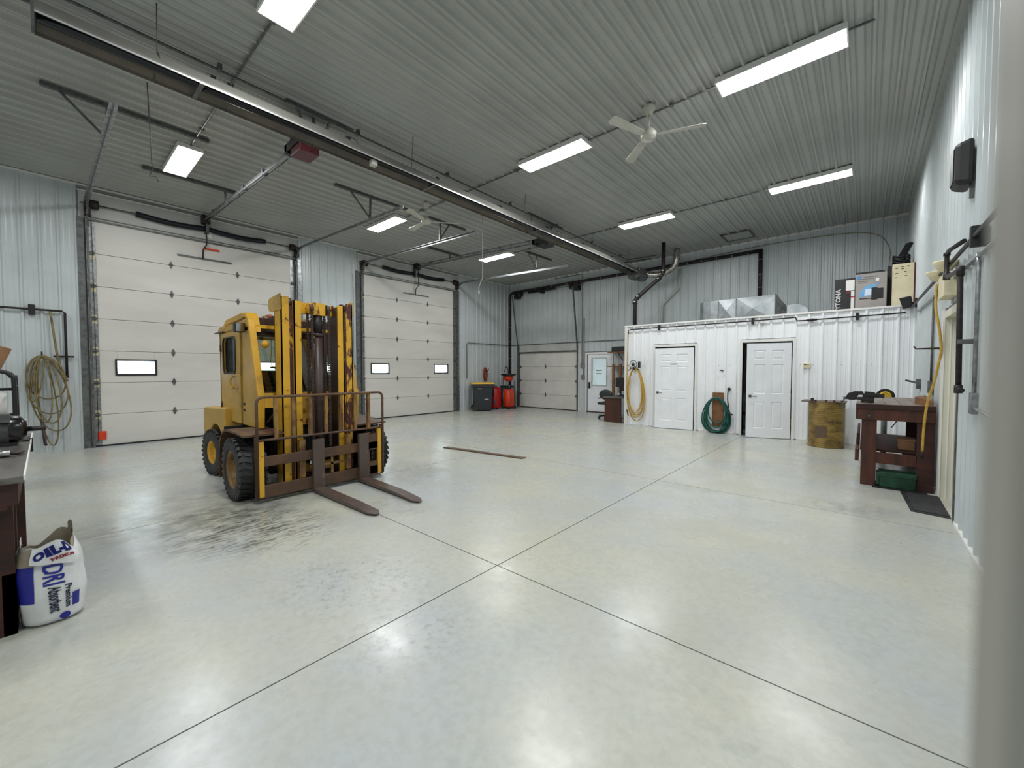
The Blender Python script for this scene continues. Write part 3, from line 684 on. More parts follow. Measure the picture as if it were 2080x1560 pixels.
# ---------------------------------------------------------------- door openers
def opener(y, z, lb, boxmat, key):
    r = thing('door_opener', lb, 'opener', (-6.0, y, z))
    m = MB()
    for dz, dy in ((0, -.03), (0, .03), (.07, 0)): m.bar((XL+.1, y+dy, z+dz), (-6.25, y+dy, z+dz-.2), .022, .03)
    for k in range(5):
        x = XL+.8+k*1.0; zz = z-.2*(x-XL-.1)/4.995; m.box((x, y-.045, zz-.02), (x+.05, y+.045, zz+.08))
    m.build('rail', 'galv', r)
    MB().box((XL+.0, y-.07, z-.08), (XL+.2, y+.07, z+.1)).build('wall_mount', 'iron', r)
    z -= .17
    MB().box((-6.3, y-.14, z-.10), (-5.72, y-.13, z+.0)).box((-6.3, y-.14, z-.01), (-5.72, y+.14, z+.0)).box((-6.3, y-.14, z-.12), (-6.23, y+.14, z-.01)).build('chassis', 'black', r)
    MB().box((-6.14, y-.125, z-.20), (-5.82, y+.14, z-.03)).build('motor_cover', boxmat, r, .012)
    MB().box((-6.05, y-.127, z-.185), (-5.91, y-.124, z-.17)).build('name_strip', 'galvd', r)
    MB().tube(smoothpath([(-5.9, y, z-.1), (-5.78, y+.03, z-.19), (-5.66, y+.05, z-.1)], 5), .008, 6).build('power_cord', 'black', r)
    for x in (-9.52,):
        MB().bar((x, y-.05, z+.14), (x, y-.05, H-.08), .03, .03).build('hanger_strap', 'galvd', r)
    MB().bar((-5.9, y+.1, z), (-5.9, y+.1, H-.03), .03, .03).build('hanger_strap', 'galvd', r)
    MB().bar((-6.16, y-.1, z), (-6.16, y-.1, H-.03), .03, .03).build('hanger_strap', 'galvd', r)
    return r
opener(2.46, 4.86, 'maroon garage door opener motor at the end of its rail near the heater', 'maroon', 1)
opener(8.15, 4.90, 'dark garage door opener motor on its rail near the back wall', 'black', 2)
# ceiling angle irons holding tracks and rails
def hanger(x, y0, y1, ty, tz, lb):
    r = thing('track_hanger', lb, 'bracket', (x, (y0+y1)/2, H-.03))
    MB().box((x-.03, y0, H-.07), (x+.03, y1, H-.021)).build('ceiling_angle', 'galvd', r)
    if ty is not None:
        MB().bar((x, ty, tz), (x, ty+.02, H-.04), .035, .03).bar((x, ty, tz+.04), (x, ty-.42 if ty-.42 > y0 else ty+.3, H-.05), .03, .025).build('hanger_strut', 'galvd', r)
hanger(-7.7, .05, 1.75, .62, 4.55, 'dark angle iron hanger of the nearest garage track, leftmost on the ceiling')
hanger(-9.52, 1.2, 2.65, None, 0, 'angle iron on the ceiling over the first opener rail')
hanger(-7.65, 3.7, 5.3, 4.41, 4.55, 'angle iron track hanger left of the farther ceiling fan')
hanger(-7.65, 5.9, 7.0, 6.2, 4.55, 'angle iron track hanger just beyond the farther ceiling fan')
hanger(-9.52, 7.3, 8.6, None, 0, 'angle iron on the ceiling over the second opener rail')
hanger(-7.65, 9.5, 10.7, 9.94, 4.55, 'angle iron track hanger nearest to the back wall')
# hanging rods and cords
solo(MB().tube([(-6.75, .92, H-.02), (-6.78, .95, 3.98)], .006, 6).tube(smoothpath([(-6.78, .95, 4.0), (-6.82, .93, 3.94), (-6.70, .97, 3.9), (-6.74, 1.0, 3.86)], 4), .006, 6), 'drop_cord', 'galvd', 'thin hanging wire with small loop beside the nearest track', 'cord')
solo(MB().tube(smoothpath([(-6.72, 6.7, H-.02), (-6.72, 6.7, 3.75), (-6.74, 6.7, 3.62), (-6.86, 6.72, 3.45), (-6.86, 6.72, 3.36)], 4), .010, 8).lathe([(.0, 3.28), (.02, 3.29), (.02, 3.36), (0, 3.37)], (-6.86, 6.72, 0), 'z', 8), 'drop_cord', 'fanw', 'pale cord hanging from the ceiling in front of the second door', 'cord')
# ceiling hatch and top cord line
m = MB()
for a, b_ in (((-2.93, 11.7), (-2.26, 11.74)), ((-2.93, 12.34), (-2.26, 12.38)), ((-2.93, 11.7), (-2.89, 12.38)), ((-2.30, 11.7), (-2.26, 12.38))): m.box((*a, H-.045), (*b_, H-.02))
r = thing('ceiling_hatch', 'square access hatch with dark rim in the ceiling near the back wall', 'hatch', (-2.6, 12.05, H-.05)); m.build('rim', 'galvd', r); MB().box((-2.89, 11.74, H-.034), (-2.30, 12.34, H-.024)).build('hatch_panel', 'ceilp', r)
# ---------------------------------------------------------------- pipes on the back wall
def clamp(m, p, ax, r): 
    a = Vector(p); d = Vector({'x': (.012, 0, 0), 'y': (0, .012, 0), 'z': (0, 0, .012)}[ax]); m.cyl(a-d, a+d, r, 10)
r = thing('drain_pipe', 'black drain pipe with pale couplings running up the corner and along the back wall', 'pipe', (-8, YB-.1, 0))
pts = smoothpath([(-11.25, YB-.1, 0.55), (-11.25, YB-.1, 4.45), (-11.15, YB-.1, 4.66), (-10.9, YB-.1, 4.70), (-5.6, YB-.1, 4.72), (-2.2, YB-.1, 4.74)], 5)
MB().tube([(-11.25, YB-.1, .5), (-11.25, YB-.1, 4.5), (-11.2, YB-.1, 4.64), (-11.05, YB-.1, 4.71), (-2.2, YB-.1, 4.74)], .05, 12).build('long_pipe', 'iron', r)
MB().tube([(-2.2, YB-.1, 4.78), (-2.2, YB-.1, 3.2)], .05, 12).build('down_pipe', 'iron', r)
k = 0
m = MB()
for x in (-10.4, -9.9, -9.1, -8.4, -7.8, -7.0, -6.4, -5.8, -4.1, -3.7, -3.3, -2.9, -2.5): clamp(m, (x, YB-.1, 4.72), 'x', .054)
for z in (1.2, 2.0, 2.7, 3.3, 4.1): clamp(m, (-11.25, YB-.1, z), 'z', .054)
for z in (4.5, 4.1, 3.75, 3.4, 3.3): clamp(m, (-2.2, YB-.1, z), 'z', .054)
m.build('coupling_bands', 'galv', r)
r = thing('vent_stack', 'black plumbing vent pipe with white labels bending up to the ceiling above the partition', 'pipe', (-4.92, 10.95, PH))
MB().tube([(-4.92, 10.92, PH+.001), (-4.92, 10.92, 3.45), (-4.87, 10.95, 3.54), (-4.38, 11.32, 4.08), (-4.30, 11.37, 4.22), (-4.30, 11.37, H-.025)], .055, 14).build('pipe_run', 'iron', r)
for p, q in (((-4.92, 10.92, 3.36), (-4.92, 10.92, 3.47)), ((-4.88, 10.94, 3.52), (-4.81, 10.995, 3.60)), ((-4.44, 11.28, 4.02), (-4.38, 11.32, 4.085)), ((-4.30, 11.37, 4.23), (-4.30, 11.37, 4.3))):
    MB().cyl(p, q, .066, 14).build('elbow_collar', 'iron', r)
for p in ((-4.91, 10.85, 3.42), (-4.84, 10.89, 3.57), (-4.40, 11.23, 4.06), (-4.29, 11.30, 4.27)):
    MB().cbox(p, (.06, .006, .03)).build('white_label', 'txtw', r)
solo(MB().tube([(x, y, z) for x, y, z in smoothpath([(-4.22, 12.2, H-.02), (-4.24, 12.2, 4.72), (-4.35, 12.2, 4.5), (-4.62, 12.15, 4.38), (-4.9, 12.05, 4.36), (-5.06, 12.0, 4.42)], 8)],
     [.085+.007*(i % 2) for i in range(41)], 14), 'foil_duct', 'foil', 'silver flexible foil duct curving from the ceiling to the heater burner', 'duct')
solo(MB().tube([(-4.36, YB-.04, 4.6), (-4.36, YB-.06, 4.07), (-4.42, YB-.06, 3.98), (-4.84, YB-.06, 3.6), (-4.88, YB-.06, 3.5), (-4.88, YB-.06, PH+.01)], .038, 12), 'pale_conduit', 'header', 'pale plastic conduit jogging down the back wall beside the vent pipe', 'conduit')
solo(MB().tube([(-9.0, YB-.035, H-.07), (-7.82, YB-.035, H-.07), (-7.8, YB-.035, H-.14), (-7.8, YB-.035, 1.72)], .014, 8).tube([(-7.72, YB-.035, 3.4), (-7.72, YB-.035, 1.28)], .014, 8).box((-7.84, YB-.06, 1.6), (-7.7, YB-.005, 1.76)).box((-7.82, YB-.06, 1.18), (-7.7, YB-.005, 1.34)),
     'switch_conduit', 'galv', 'grey conduits with two switch boxes beside the person door', 'conduit')
solo(MB().tube([(XL+.05, 10.42, 1.2), (XL+.05, 10.42, 2.5), (XL+.05, 10.5, 2.54), (XL+.05, YB-.12, 2.54)], .013, 8).tube([(XL+.05, YB-.04, 2.54), (XP-.05, YB-.04, 2.54)], .013, 8), 'air_line', 'galvd', 'thin grey air line along the back corner walls at door height', 'pipe')
solo(MB().tube(smoothpath([(-4.3, YB-.045, 4.78), (-2.3, YB-.045, 4.88), (-.6, YB-.045, 4.84), (.1, YB-.045, 4.7), (.35, YB-.08, 4.35), (.36, YB-.2, 3.9), (.3, YB-.5, 3.2), (.3, 11.9, 2.8)], 6), .007, 6), 'drooping_cable', 'hoseold', 'thin yellow cord drooping along the top of the back wall', 'cable')
# ---------------------------------------------------------------- duct work and boxes on the partition roof
DZ = PH+.004
r = thing('heating_duct', 'silver sheet metal heating duct lying on the partition roof', 'duct', (-2.6, 11.4, DZ))
def wedge(xa, xb, ya, yb, za, zb): return MB().box((xa, ya, za), (xb, yb, zb))
m = MB(); pl = [(-3.42+.02, 11.55)]+[(-3.38+.36*(1-math.cos(a)), 11.62-.36*math.sin(a)) for a in [i*PI/16 for i in range(1, 9)]]+[(-2.86, 11.26), (-2.86, 11.75), (-3.38, 11.75)]
m.prism(pl, (DZ, 3.27), 'z').build('elbow_section', 'duct', r)
def crease(xa, xb, ya, yb, za, zb, tx, tz, px):
    # front face pushed in a shallow pyramid for the cross-broken creases
    vs = [(xa, ya, za), (xb, ya, za), (xb, ya, zb), (xa, ya, zb), (px, ya-.035, (za+zb)/2), (xa, yb, za), (xb, yb, za), (xb, yb, zb), (xa, yb, zb)]
    return MB().add(vs, [(0, 1, 4), (1, 2, 4), (2, 3, 4), (3, 0, 4), (3, 2, 7, 8), (0, 3, 8, 5), (1, 6, 7, 2), (5, 8, 7, 6), (0, 5, 6, 1)])
crease(-2.855, -2.45, 11.26, 11.75, DZ, 3.275, 0, 0, -2.66).build('duct_section', 'duct', r)
crease(-2.44, -1.63, 11.26, 11.75, DZ, 3.28, 0, 0, -2.08).build('duct_section', 'duct', r)
MB().box((-2.45, 11.24, DZ), (-2.44, 11.26, 3.29)).box((-1.64, 11.24, DZ), (-1.62, 11.76, 3.3)).box((-2.862, 11.24, DZ), (-2.852, 11.26, 3.29)).build('drive_cleat', 'galv', r)
m = MB(); m.add([(-1.62, 11.26, DZ), (-1.42, 11.4, DZ), (-1.42, 11.4, 3.0), (-1.62, 11.26, 3.27), (-1.62, 11.75, DZ), (-1.42, 11.75, DZ), (-1.42, 11.75, 3.0), (-1.62, 11.75, 3.27)], [(0, 1, 2, 3), (3, 2, 6, 7), (1, 5, 6, 2), (4, 7, 6, 5), (0, 4, 5, 1), (0, 3, 7, 4)]).build('reducer', 'galvd', r)
pl = [(-1.41, DZ), (-1.41, 3.02), (-1.24, 3.03)]+[(-1.24+.26*math.sin(a), 2.76+.26*math.cos(a)) for a in [i*PI/16 for i in range(1, 9)]]+[(-.98, DZ)]
MB().prism(pl, (11.38, 11.72), 'y').build('end_elbow', 'duct', r)
# cartons
def carton(name, lb, x0, x1, y0, y1, z0, z1, mat, cat='box'):
    r = thing(name, lb, cat, ((x0+x1)/2, (y0+y1)/2, z0)); MB().box((x0, y0, z0), (x1, y1, z1)).build('carton', mat, r, .003); return r
Y0 = 10.93
r = carton('black_carton', 'black printed carton behind the grey box on the partition roof', -.52, .0, Y0+.01, Y0+.3, DZ, 3.40, 'black')
text('brand_lettering', 'DAYTONA', .12, (-.42, Y0+.008, DZ-.1), (0, 0, 1), (-1, 0, 0), 'txtw', r, bold=.002)
MB().box((-.34, Y0+.002, 3.15), (-.2, Y0+.009, 3.36)).build('printed_panel', 'paper', r)
MB().box((-.255, Y0+.002, DZ), (-.2, Y0+.009, 3.14)).build('side_label', 'paper', r)
MB().box((-.255, Y0+.0, 3.0), (-.2, Y0+.008, 3.03)).build('red_band', 'txtred', r)
MB().box((-.33, Y0+.002, 3.08), (-.26, Y0+.009, 3.14)).build('maroon_patch', 'maroon', r)
r = carton('printer_carton', 'grey carton with printed blue arc and dark cube on the partition roof', -.185, .285, 10.86, 11.2, DZ, 3.44, 'greybox')
yf = 10.858
MB().box((-.185, yf+.0, 3.445), (.25, yf+.34, 3.475)).build('open_flap', 'black', r)
MB().add([(-.13, yf, 2.98), (.02, yf, 2.98), (.05, yf, 3.12), (.2, yf, 3.24), (-.02, yf, 3.2), (-.10, yf, 3.10)], [tuple(range(6))]).build('blue_arc', 'bluepr', r)
MB().add([(-.05, yf-.003, 3.0), (.06, yf-.003, 3.0), (.06, yf-.003, 3.13), (-.03, yf-.003, 3.13)], [(0, 1, 2, 3)]).build('pale_panel', 'lightbl', r)
MB().box((.06, yf-.004, 2.91), (.15, yf, 3.15)).box((.15, yf-.004, 2.93), (.235, yf, 3.13)).box((-.12, yf-.004, 2.935), (.07, yf, 2.95)).build('printed_cube', 'black', r)
for z, a, b_ in ((3.37, -.07, .15), (3.33, -.15, .1), (3.29, -.15, .02), (3.26, -.15, -.02)):
    MB().box((a, yf-.003, z), (b_, yf, z+.006)).build('small_print', 'galvd', r)
MB().box((-.16, yf-.003, 3.34), (-.1, yf, 3.4)).build('blue_mark', 'bluepr', r)
MB().box((.12, yf-.003, 3.27), (.17, yf, 3.33)).build('white_mark', 'paper', r)
r = carton('cream_carton', 'tall cream pegboard panel box at the right end of the partition roof', .36, .665, 10.9, 11.15, DZ, 3.56, 'cream')
MB().box((.665, 10.895, DZ), (.68, 11.15, 3.56)).build('side_edge', 'maroon', r)
for x, z in ((.42, 3.48), (.5, 3.5), (.58, 3.5), (.5, 3.46), (.42, 3.38), (.54, 3.4), (.41, 3.30), (.55, 3.32)):
    MB().box((x-.018, 10.893, z-.004), (x+.018, 10.899, z+.006)).build('scuff_mark', 'seam', r)
m = MB()
random.seed(3)
for k in range(5):
    a = random.random()*6
    m.tube([(.5+.12*math.cos(t_), 11.35+.1*math.sin(t_), 3.62+.04*k+.02*math.sin(3*t_+a)) for t_ in [i*PI/8 for i in range(16)]], .018, 6, closed=True)
m.bar((.45, 11.3, 3.65), (.62, 11.45, 4.05), .12, .05).box((.3, 11.2, DZ), (.62, 11.5, 3.6))
solo(m, 'black_cable_heap', 'black', 'heap of black cables and straps behind the cream box', 'cables')
# ---------------------------------------------------------------- pipe line and fixtures on the partition front
r = thing('air_pipe', 'thin black air pipe clipped along the top of the partition wall', 'pipe', (-2, YP-.06, 2.6))
MB().tube([(-4.95, YP-.06, 2.50), (-4.95, YP-.05, 2.60), (-4.88, YP-.05, 2.62), (-1.82, YP-.05, 2.625), (-1.2, YP-.05, 2.635), (-1.15, YP-.05, 2.635), (-1.12, YP-.05, 2.56), (-1.0, YP-.05, 2.56), (.55, YP-.05, 2.58)], .0135, 8).build('pipe_run', 'iron', r)
for x, z in ((-4.1, 2.62), (-1.95, 2.62), (-.14, 2.57)):
    MB().box((x-.025, YP-.075, z-.07), (x+.025, YP-.018, z+.07)).build('pipe_clip', 'iron', r)
MB().cyl((-.95, YP-.05, 2.56), (-.78, YP-.05, 2.562), .022, 10).cyl((-.9, YP-.05, 2.56), (-.84, YP-.05, 2.56), .03, 10).build('valve', 'iron', r)
solo(MB().add([(-1.80, YP-.03, 2.56), (-1.72, YP-.04, 2.58), (-1.75, YP-.035, 2.48), (-1.80, YP-.025, 2.56), (-1.76, YP-.02, 2.50)], [(0, 2, 1), (0, 4, 2), (1, 2, 4)]), 'torn_tape', 'greybox', 'torn scrap of grey tape hanging under the partition pipe', 'tape')
# outdoor speaker at the corner
r = thing('wall_speaker', 'small black speaker tilted out where partition meets the right wall', 'speaker', (.54, 10.42, 2.7))
MB().add([(.44, 10.36, 2.83), (.60, 10.36, 2.86), (.62, 10.38, 2.66), (.50, 10.38, 2.62), (.47, 10.56, 2.83), (.63, 10.56, 2.84), (.64, 10.55, 2.68), (.52, 10.55, 2.66)], [(0, 3, 2, 1), (4, 5, 6, 7), (0, 1, 5, 4), (1, 2, 6, 5), (2, 3, 7, 6), (3, 0, 4, 7)]).build('cabinet', 'black', r, .015)
MB().bar((.62, 10.5, 2.74), (.70, 10.5, 2.74), .03, .03).box((.66, 10.45, 2.66), (.70, 10.53, 2.82)).build('bracket', 'iron', r)
r = thing('wall_speaker', 'rounded black speaker high on the right wall', 'speaker', (XR-.07, 5.46, 3.3))
MB().add([(XR-.03, 5.30, 3.12), (XR-.03, 5.60, 3.12), (XR-.03, 5.60, 3.53), (XR-.03, 5.30, 3.53), (XR-.15, 5.33, 3.15), (XR-.15, 5.57, 3.15), (XR-.15, 5.57, 3.50), (XR-.15, 5.33, 3.50)], [(0, 3, 2, 1), (4, 5, 6, 7), (0, 1, 5, 4), (1, 2, 6, 5), (2, 3, 7, 6), (3, 0, 4, 7)]).build('cabinet', 'black', r, .035)
MB().add([(XR-.153, 5.36, 3.18), (XR-.153, 5.54, 3.18), (XR-.153, 5.54, 3.47), (XR-.153, 5.36, 3.47)], [(0, 3, 2, 1)]).build('grille', 'galvd', r)
MB().bar((XR-.03, 5.4, 3.14), (XR-.03, 5.4, 3.02), .03, .02).build('bracket', 'galvd', r)
# thermostat, hook
r = thing('thermostat', 'cream wall thermostat right of the half open door', 'thermostat', (-.935, YP-.01, 1.55))
MB().box((-1.0, YP-.05, 1.55), (-.87, YP-.004, 1.655)).build('housing', 'cream', r, .008)
MB().box((-.985, YP-.053, 1.615), (-.945, YP-.049, 1.632)).build('display', 'seam', r)
MB().box((-.925, YP-.053, 1.615), (-.90, YP-.049, 1.63)).build('buttons', 'galvd', r)
solo(MB().tube([(-2.56, YP-.01, 1.5), (-2.56, YP-.06, 1.49), (-2.59, YP-.07, 1.50)], .012, 8).box((-2.62, YP-.07, 1.49), (-2.58, YP-.05, 1.52)), 'coat_hook', 'rustd', 'small dark red hook on the partition above the green hose', 'hook')
# ---------------------------------------------------------------- hoses
def coil(cx, top, loops, plane, d0, rad, seed, wobble=.03):
    """loops: list of (halfwidth, bottom z, x shift); returns a continuous path hung from (cx, top)"""
    rnd = random.Random(seed); pts = []
    for i, (hw, bz, sx) in enumerate(loops):
        dd = d0+rad*2.1*(i % 3)+.004*i
        n = 22
        for k in range(n):
            a = 2*PI*k/n; t = (1-math.cos(a))/2
            wid = hw*(math.sin(a))*(1+.32*t)
            z = top-.012*(i % 4)-(top-bz)*t; x = cx+sx*t+wid
            pts.append((x, dd+rnd.uniform(-.004, .004)+.01*math.sin(a), z))
    return [Vector({'y': (p[0], p[1], p[2]), 'x': (p[1], p[0], p[2])}[plane]) for p in pts]
r = thing('yellow_air_hose', 'coiled yellow air hose hung on a star hanger by the partition corner', 'hose', (-4.7, YP-.1, .2))
lp = [(.155, .40, .03), (.17, .36, .02), (.18, .31, .03), (.19, .26, .02), (.20, .24, .03), (.21, .14, .04), (.185, .33, .05)]
MB().tube(smoothpath(coil(-4.71, 1.58, lp, 'y', YP-.16, .011, 1), 2), .0115, 8).build('coil', 'hose', r)
MB().tube(smoothpath([(-4.95, YP-.05, 2.5), (-4.955, YP-.06, 2.2), (-4.965, YP-.07, 1.6), (-4.96, YP-.1, 1.0), (-4.93, YP-.12, .7), (-4.88, YP-.14, .5)], 5), .011, 8).build('feed_hose', 'hose', r)
MB().tube([(-4.915, YP-.14, .78), (-4.895, YP-.14, .66)], .016, 8).tube([(-4.93, YP-.15, .42), (-4.88, YP-.15, .26)], .017, 8).build('coupler', 'iron', r)
MB().cyl((-4.975, YP-.06, 1.64), (-4.93, YP-.06, 1.64), .014, 8).build('brass_fitting', 'rusty2', r)
r = thing('hose_hanger', 'black metal hose hanger with a star in a ring', 'hanger', (-4.74, YP-.08, 1.6))
MB().tube([(-4.745+.10*math.cos(a), YP-.17, 1.66+.11*math.sin(a)) for a in [i*PI/14 for i in range(28)]], .009, 6, closed=True).build('ring', 'black', r)
st = []
for i in range(10):
    a = PI/2+i*PI/5; q = .088 if i % 2 == 0 else .036; st.append((-4.745+q*math.cos(a), 1.66+q*math.sin(a)))
MB().prism(st, (YP-.176, YP-.166), 'y').build('star', 'black', r)
MB().tube([(-4.9+.31*(i/10), YP-.12, 1.50+.085*math.sin(PI*i/10)) for i in range(11)], .012, 6).box((-4.76, YP-.17, 1.52), (-4.72, YP-.0, 1.58)).box((-4.60, YP-.2, 1.57), (-4.56, YP-.12, 1.74)).build('cradle', 'black', r)
r = thing('green_garden_hose', 'coiled green garden hose standing on the floor between the two white doors', 'hose', (-2.68, YP-.12, 0))
lp = [(.19, .03, -.02), (.21, .05, -.05), (.22, .02, .02), (.20, .10, .03), (.24, .03, -.06), (.23, .02, .06), (.17, .17, 0), (.25, .06, -.06), (.22, .03, .04), (.16, .27, .02), (.23, .02, -.03)]
MB().tube(smoothpath(coil(-2.66, .86, lp, 'y', YP-.19, .014, 5), 2), .0145, 8).build('coil', 'hoseg', r)
MB().tube(smoothpath([(-2.46, YP-.14, .62), (-2.40, YP-.16, .52), (-2.30, YP-.17, .47)], 4), .016, 8).build('spray_nozzle', 'black', r)
solo(MB().box((-2.77, YP-.07, .16), (-2.53, YP-.025, .97)), 'hose_board', 'wood', 'brown wooden board behind the green hose', 'board', bevel=.003)
solo(MB().cyl((-2.42, YP-.002, 1.06), (-2.42, YP-.05, 1.06), .035, 12).tube(smoothpath([(-2.42, YP-.05, 1.06), (-2.43, YP-.08, 1.0), (-2.43, YP-.09, .8), (-2.40, YP-.1, .62)], 4), .012, 8), 'wall_spigot', 'rustd', 'rusty spigot with hose tail on the partition above the green hose', 'spigot')
# ---------------------------------------------------------------- drum
r = thing('steel_drum', 'worn yellow ribbed steel drum standing in front of the partition', 'drum', (-.56, 10.13, 0))
pf = [(.0, 0), (.285, 0), (.295, .012), (.288, .03)]
z = .05
while z < .84: pf += [(.288, z), (.294, z+.012), (.288, z+.024)]; z += .038
pf += [(.288, .855), (.296, .868), (.296, .88), (.28, .88), (0, .875)]
MB().lathe(pf, (-.56, 10.13, 0), 'z', 40).build('drum_body', 'drum', r)
lab = MB(); m = MB()
for i in range(8):
    a0 = -PI/2-.55+i*.08
    m.add([(-.56+.2965*math.cos(a0+q*.08), 10.13+.2965*math.sin(a0+q*.08), zz) for q in (0, 1) for zz in (.2, .42)], [(0, 2, 3, 1)])
m.build('label_patch', 'rustlid', r)
r = thing('drum_lid_plate', 'square brown steel plate with bolts lying on the yellow drum', 'plate', (-.62, 10.1, .885))
MB().box((-.95, 9.86, .884), (-.25, 10.42, .898)).build('plate', 'rustlid', r)
for x, y in ((-.72, 9.9), (-.56, 9.95), (-.44, 9.98), (-.32, 10.0)):
    MB().cyl((x, y, .898), (x, y, .925), .018, 8).build('bolt', 'rustd', r)
MB().box((-.80, 9.92, .898), (-.75, 9.98, .955)).build('lug', 'rustd', r)
# ---------------------------------------------------------------- right workbench
BX0, BX1, BY0, BY1 = -.06, .655, 7.05, 8.95
r = thing('workbench', 'dark red stained wooden workbench with a vise against the right wall', 'workbench', ((BX0+BX1)/2, 8, 0))
def plank(m_, a, b_, name='plank', mat='woodr', par=None, bev=.004): return MB().box(a, b_).build(name, mat, par or r, bev)
for k in range(5):
    xa = BX0-.02+k*.146; plank(None, (xa, BY0-.04, 1.03), (xa+.143, BY1, 1.068), 'top_plank', 'benchtop')
plank(None, (BX0-.02, BY0-.055, 1.0), (BX1, BY0-.04, 1.066), 'front_edge', 'woodd')
plank(None, (BX0, BY0-.04, .86), (BX1, BY0, 1.0), 'apron')
plank(None, (BX0-.02, BY0, .86), (BX0+.02, BY1, 1.0), 'apron')
plank(None, (BX0+.04, BY0-.01, .0), (BX0+.19, BY0+.09, .86), 'leg')
plank(None, (BX1-.15, BY0-.01, .0), (BX1-.0, BY0+.09, .86), 'leg', 'woodd')
plank(None, (BX0+.04, BY1-.12, .0), (BX0+.19, BY1-.02, .86), 'leg')
plank(None, (BX1-.15, BY1-.12, .0), (BX1-.0, BY1-.02, .86), 'leg', 'woodd')
plank(None, (BX0+.19, BY0, .30), (BX1-.15, BY0+.04, .44), 'lower_rail')
plank(None, (BX0-.02, BY0+.02, .30), (BX0+.02, BY1, .46), 'lower_rail')
plank(None, (BX0+.03, BY0+.1, .44), (BX1, BY1-.02, .47), 'shelf', 'woodd')
plank(None, (BX0-.01, BY0+.45, .47), (BX0+.02, BY1, .62), 'side_board', 'woodd')
MB().add([(BX1-.16, BY0+.35, 1.069), (BX1-.02, BY0+.02, 1.069), (BX1-.02, BY0+.9, 1.069), (BX1-.16, BY0+.35, 1.16), (BX1-.02, BY0+.02, 1.12), (BX1-.02, BY0+.9, 1.16)], [(0, 1, 4, 3), (3, 4, 5), (0, 3, 5, 2), (1, 2, 5, 4)]).build('backsplash_block', 'wood', r)
for x in (BX0+.11, BX1-.08):
    MB().box((x-.008, BY0-.045, .9), (x+.008, BY0-.041, .925)).build('bolt_head', 'galvd', r)
# vise
r = thing('bench_vise', 'dark iron bench vise on the left corner of the right workbench', 'vise', (.0, 7.3, 1.07))
Z = 1.069
MB().cyl((.03, 7.28, Z), (.03, 7.28, Z+.02), .07, 16).box((-.03, 7.22, Z+.02), (.10, 7.34, Z+.07)).box((-.02, 7.23, Z+.07), (.2, 7.33, Z+.12)).build('base', 'black', r, .006)
MB().prism([(-.20, Z+.06), (-.17, Z+.12), (-.10, Z+.15), (-.02, Z+.15), (.0, Z+.10), (-.06, Z+.10), (-.08, Z+.06), (-.10, Z+.03), (-.16, Z+.03)], (7.23, 7.33), 'y').build('moving_jaw', 'black', r, .006)
MB().prism([(.0, Z+.07), (.0, Z+.15), (.10, Z+.14), (.14, Z+.08)], (7.22, 7.34), 'y').build('fixed_jaw', 'black', r, .006)
MB().cyl((-.21, 7.28, Z+.05), (-.02, 7.28, Z+.05), .018, 10).cyl((-.215, 7.28, Z-.09), (-.215, 7.28, Z+.07), .008, 8).build('screw_handle', 'galvd', r)
# things on / under the bench
solo(MB().box((.17, 7.0, .012), (.5, 7.22, .2)).box((.16, 6.99, .15), (.51, 7.23, .205)).box((.14, 7.02, .03), (.17, 7.2, .19)), 'toolbox', 'greens', 'dark green steel toolbox on the floor under the workbench', 'toolbox', bevel=.006)
solo(MB().box((.1, 6.95, 0.0), (.6, 7.35, .011)), 'oil_tray', 'blackvoid', 'flat black tray under the green toolbox', 'tray')
solo(MB().box((.35, 7.3, .471), (.5, 7.55, .60)).box((.34, 7.29, .585), (.51, 7.56, .605)), 'small_box', 'card', 'small open tan box on the lower shelf of the workbench', 'box')
solo(MB().lathe([(.05, 0), (.06, .02), (.06, .16), (.03, .19), (.03, .21), (0, .21)], (.585, 7.35, .471), 'z', 14), 'oil_bottle', 'blackgl', 'dark bottle beside the tan box on the lower shelf', 'bottle')
solo(MB().prism([(.0, 0), (.11, 0), (.13, .3), (-.02, .3)], (9.28, 9.55), 'y').add([], []), 'waste_bin', 'black', 'black waste bin behind the workbench near the partition', 'bin').location = (.56, 9.4, .0)
r = thing('pedestal_grinder', 'pedestal grinder with yellow wheel guard behind the workbench', 'grinder', (.27, 9.6, 0))
MB().cyl((.27, 9.6, 0), (.27, 9.6, .03), .16, 20).tube([(.27, 9.6, .03), (.27, 9.6, .95)], .04, 12).build('pedestal', 'galvd', r)
MB().cyl((.27, 9.45, 1.05), (.27, 9.78, 1.05), .08, 16).build('motor', 'iron', r)
MB().lathe([(.05, -.02), (.07, -.025), (.082, 0), (.07, .025), (.05, .02)], (.27, 9.42, 1.06), 'y', 24).build('yellow_guard', 'binlid', r)
MB().cyl((.27, 9.44, 1.06), (.27, 9.47, 1.06), .125, 24).build('grinding_wheel', 'black', r)
MB().tube(smoothpath([(.10, 9.5, .85), (.08, 9.5, .62), (.12, 9.5, .58), (.15, 9.5, .86)], 5), .008, 6).tube(smoothpath([(.38, 9.5, .9), (.44, 9.5, .7), (.36, 9.5, .52)], 5), .008, 6).build('power_cord', 'black', r)
# floor mat
r = thing('floor_mat', 'black ribbed floor mat in front of the side door', 'mat', (.5, 6.5, 0))
MB().prism([(.36, 6.93), (.69, 6.93), (.69, 5.96), (.40, 6.02)], (0, .006), 'z').build('mat_border', 'rubber', r)
MB().prism([(.40, 6.89), (.68, 6.89), (.68, 6.02), (.43, 6.07)], (.006, .012), 'z').build('mat_pile', 'mat', r)
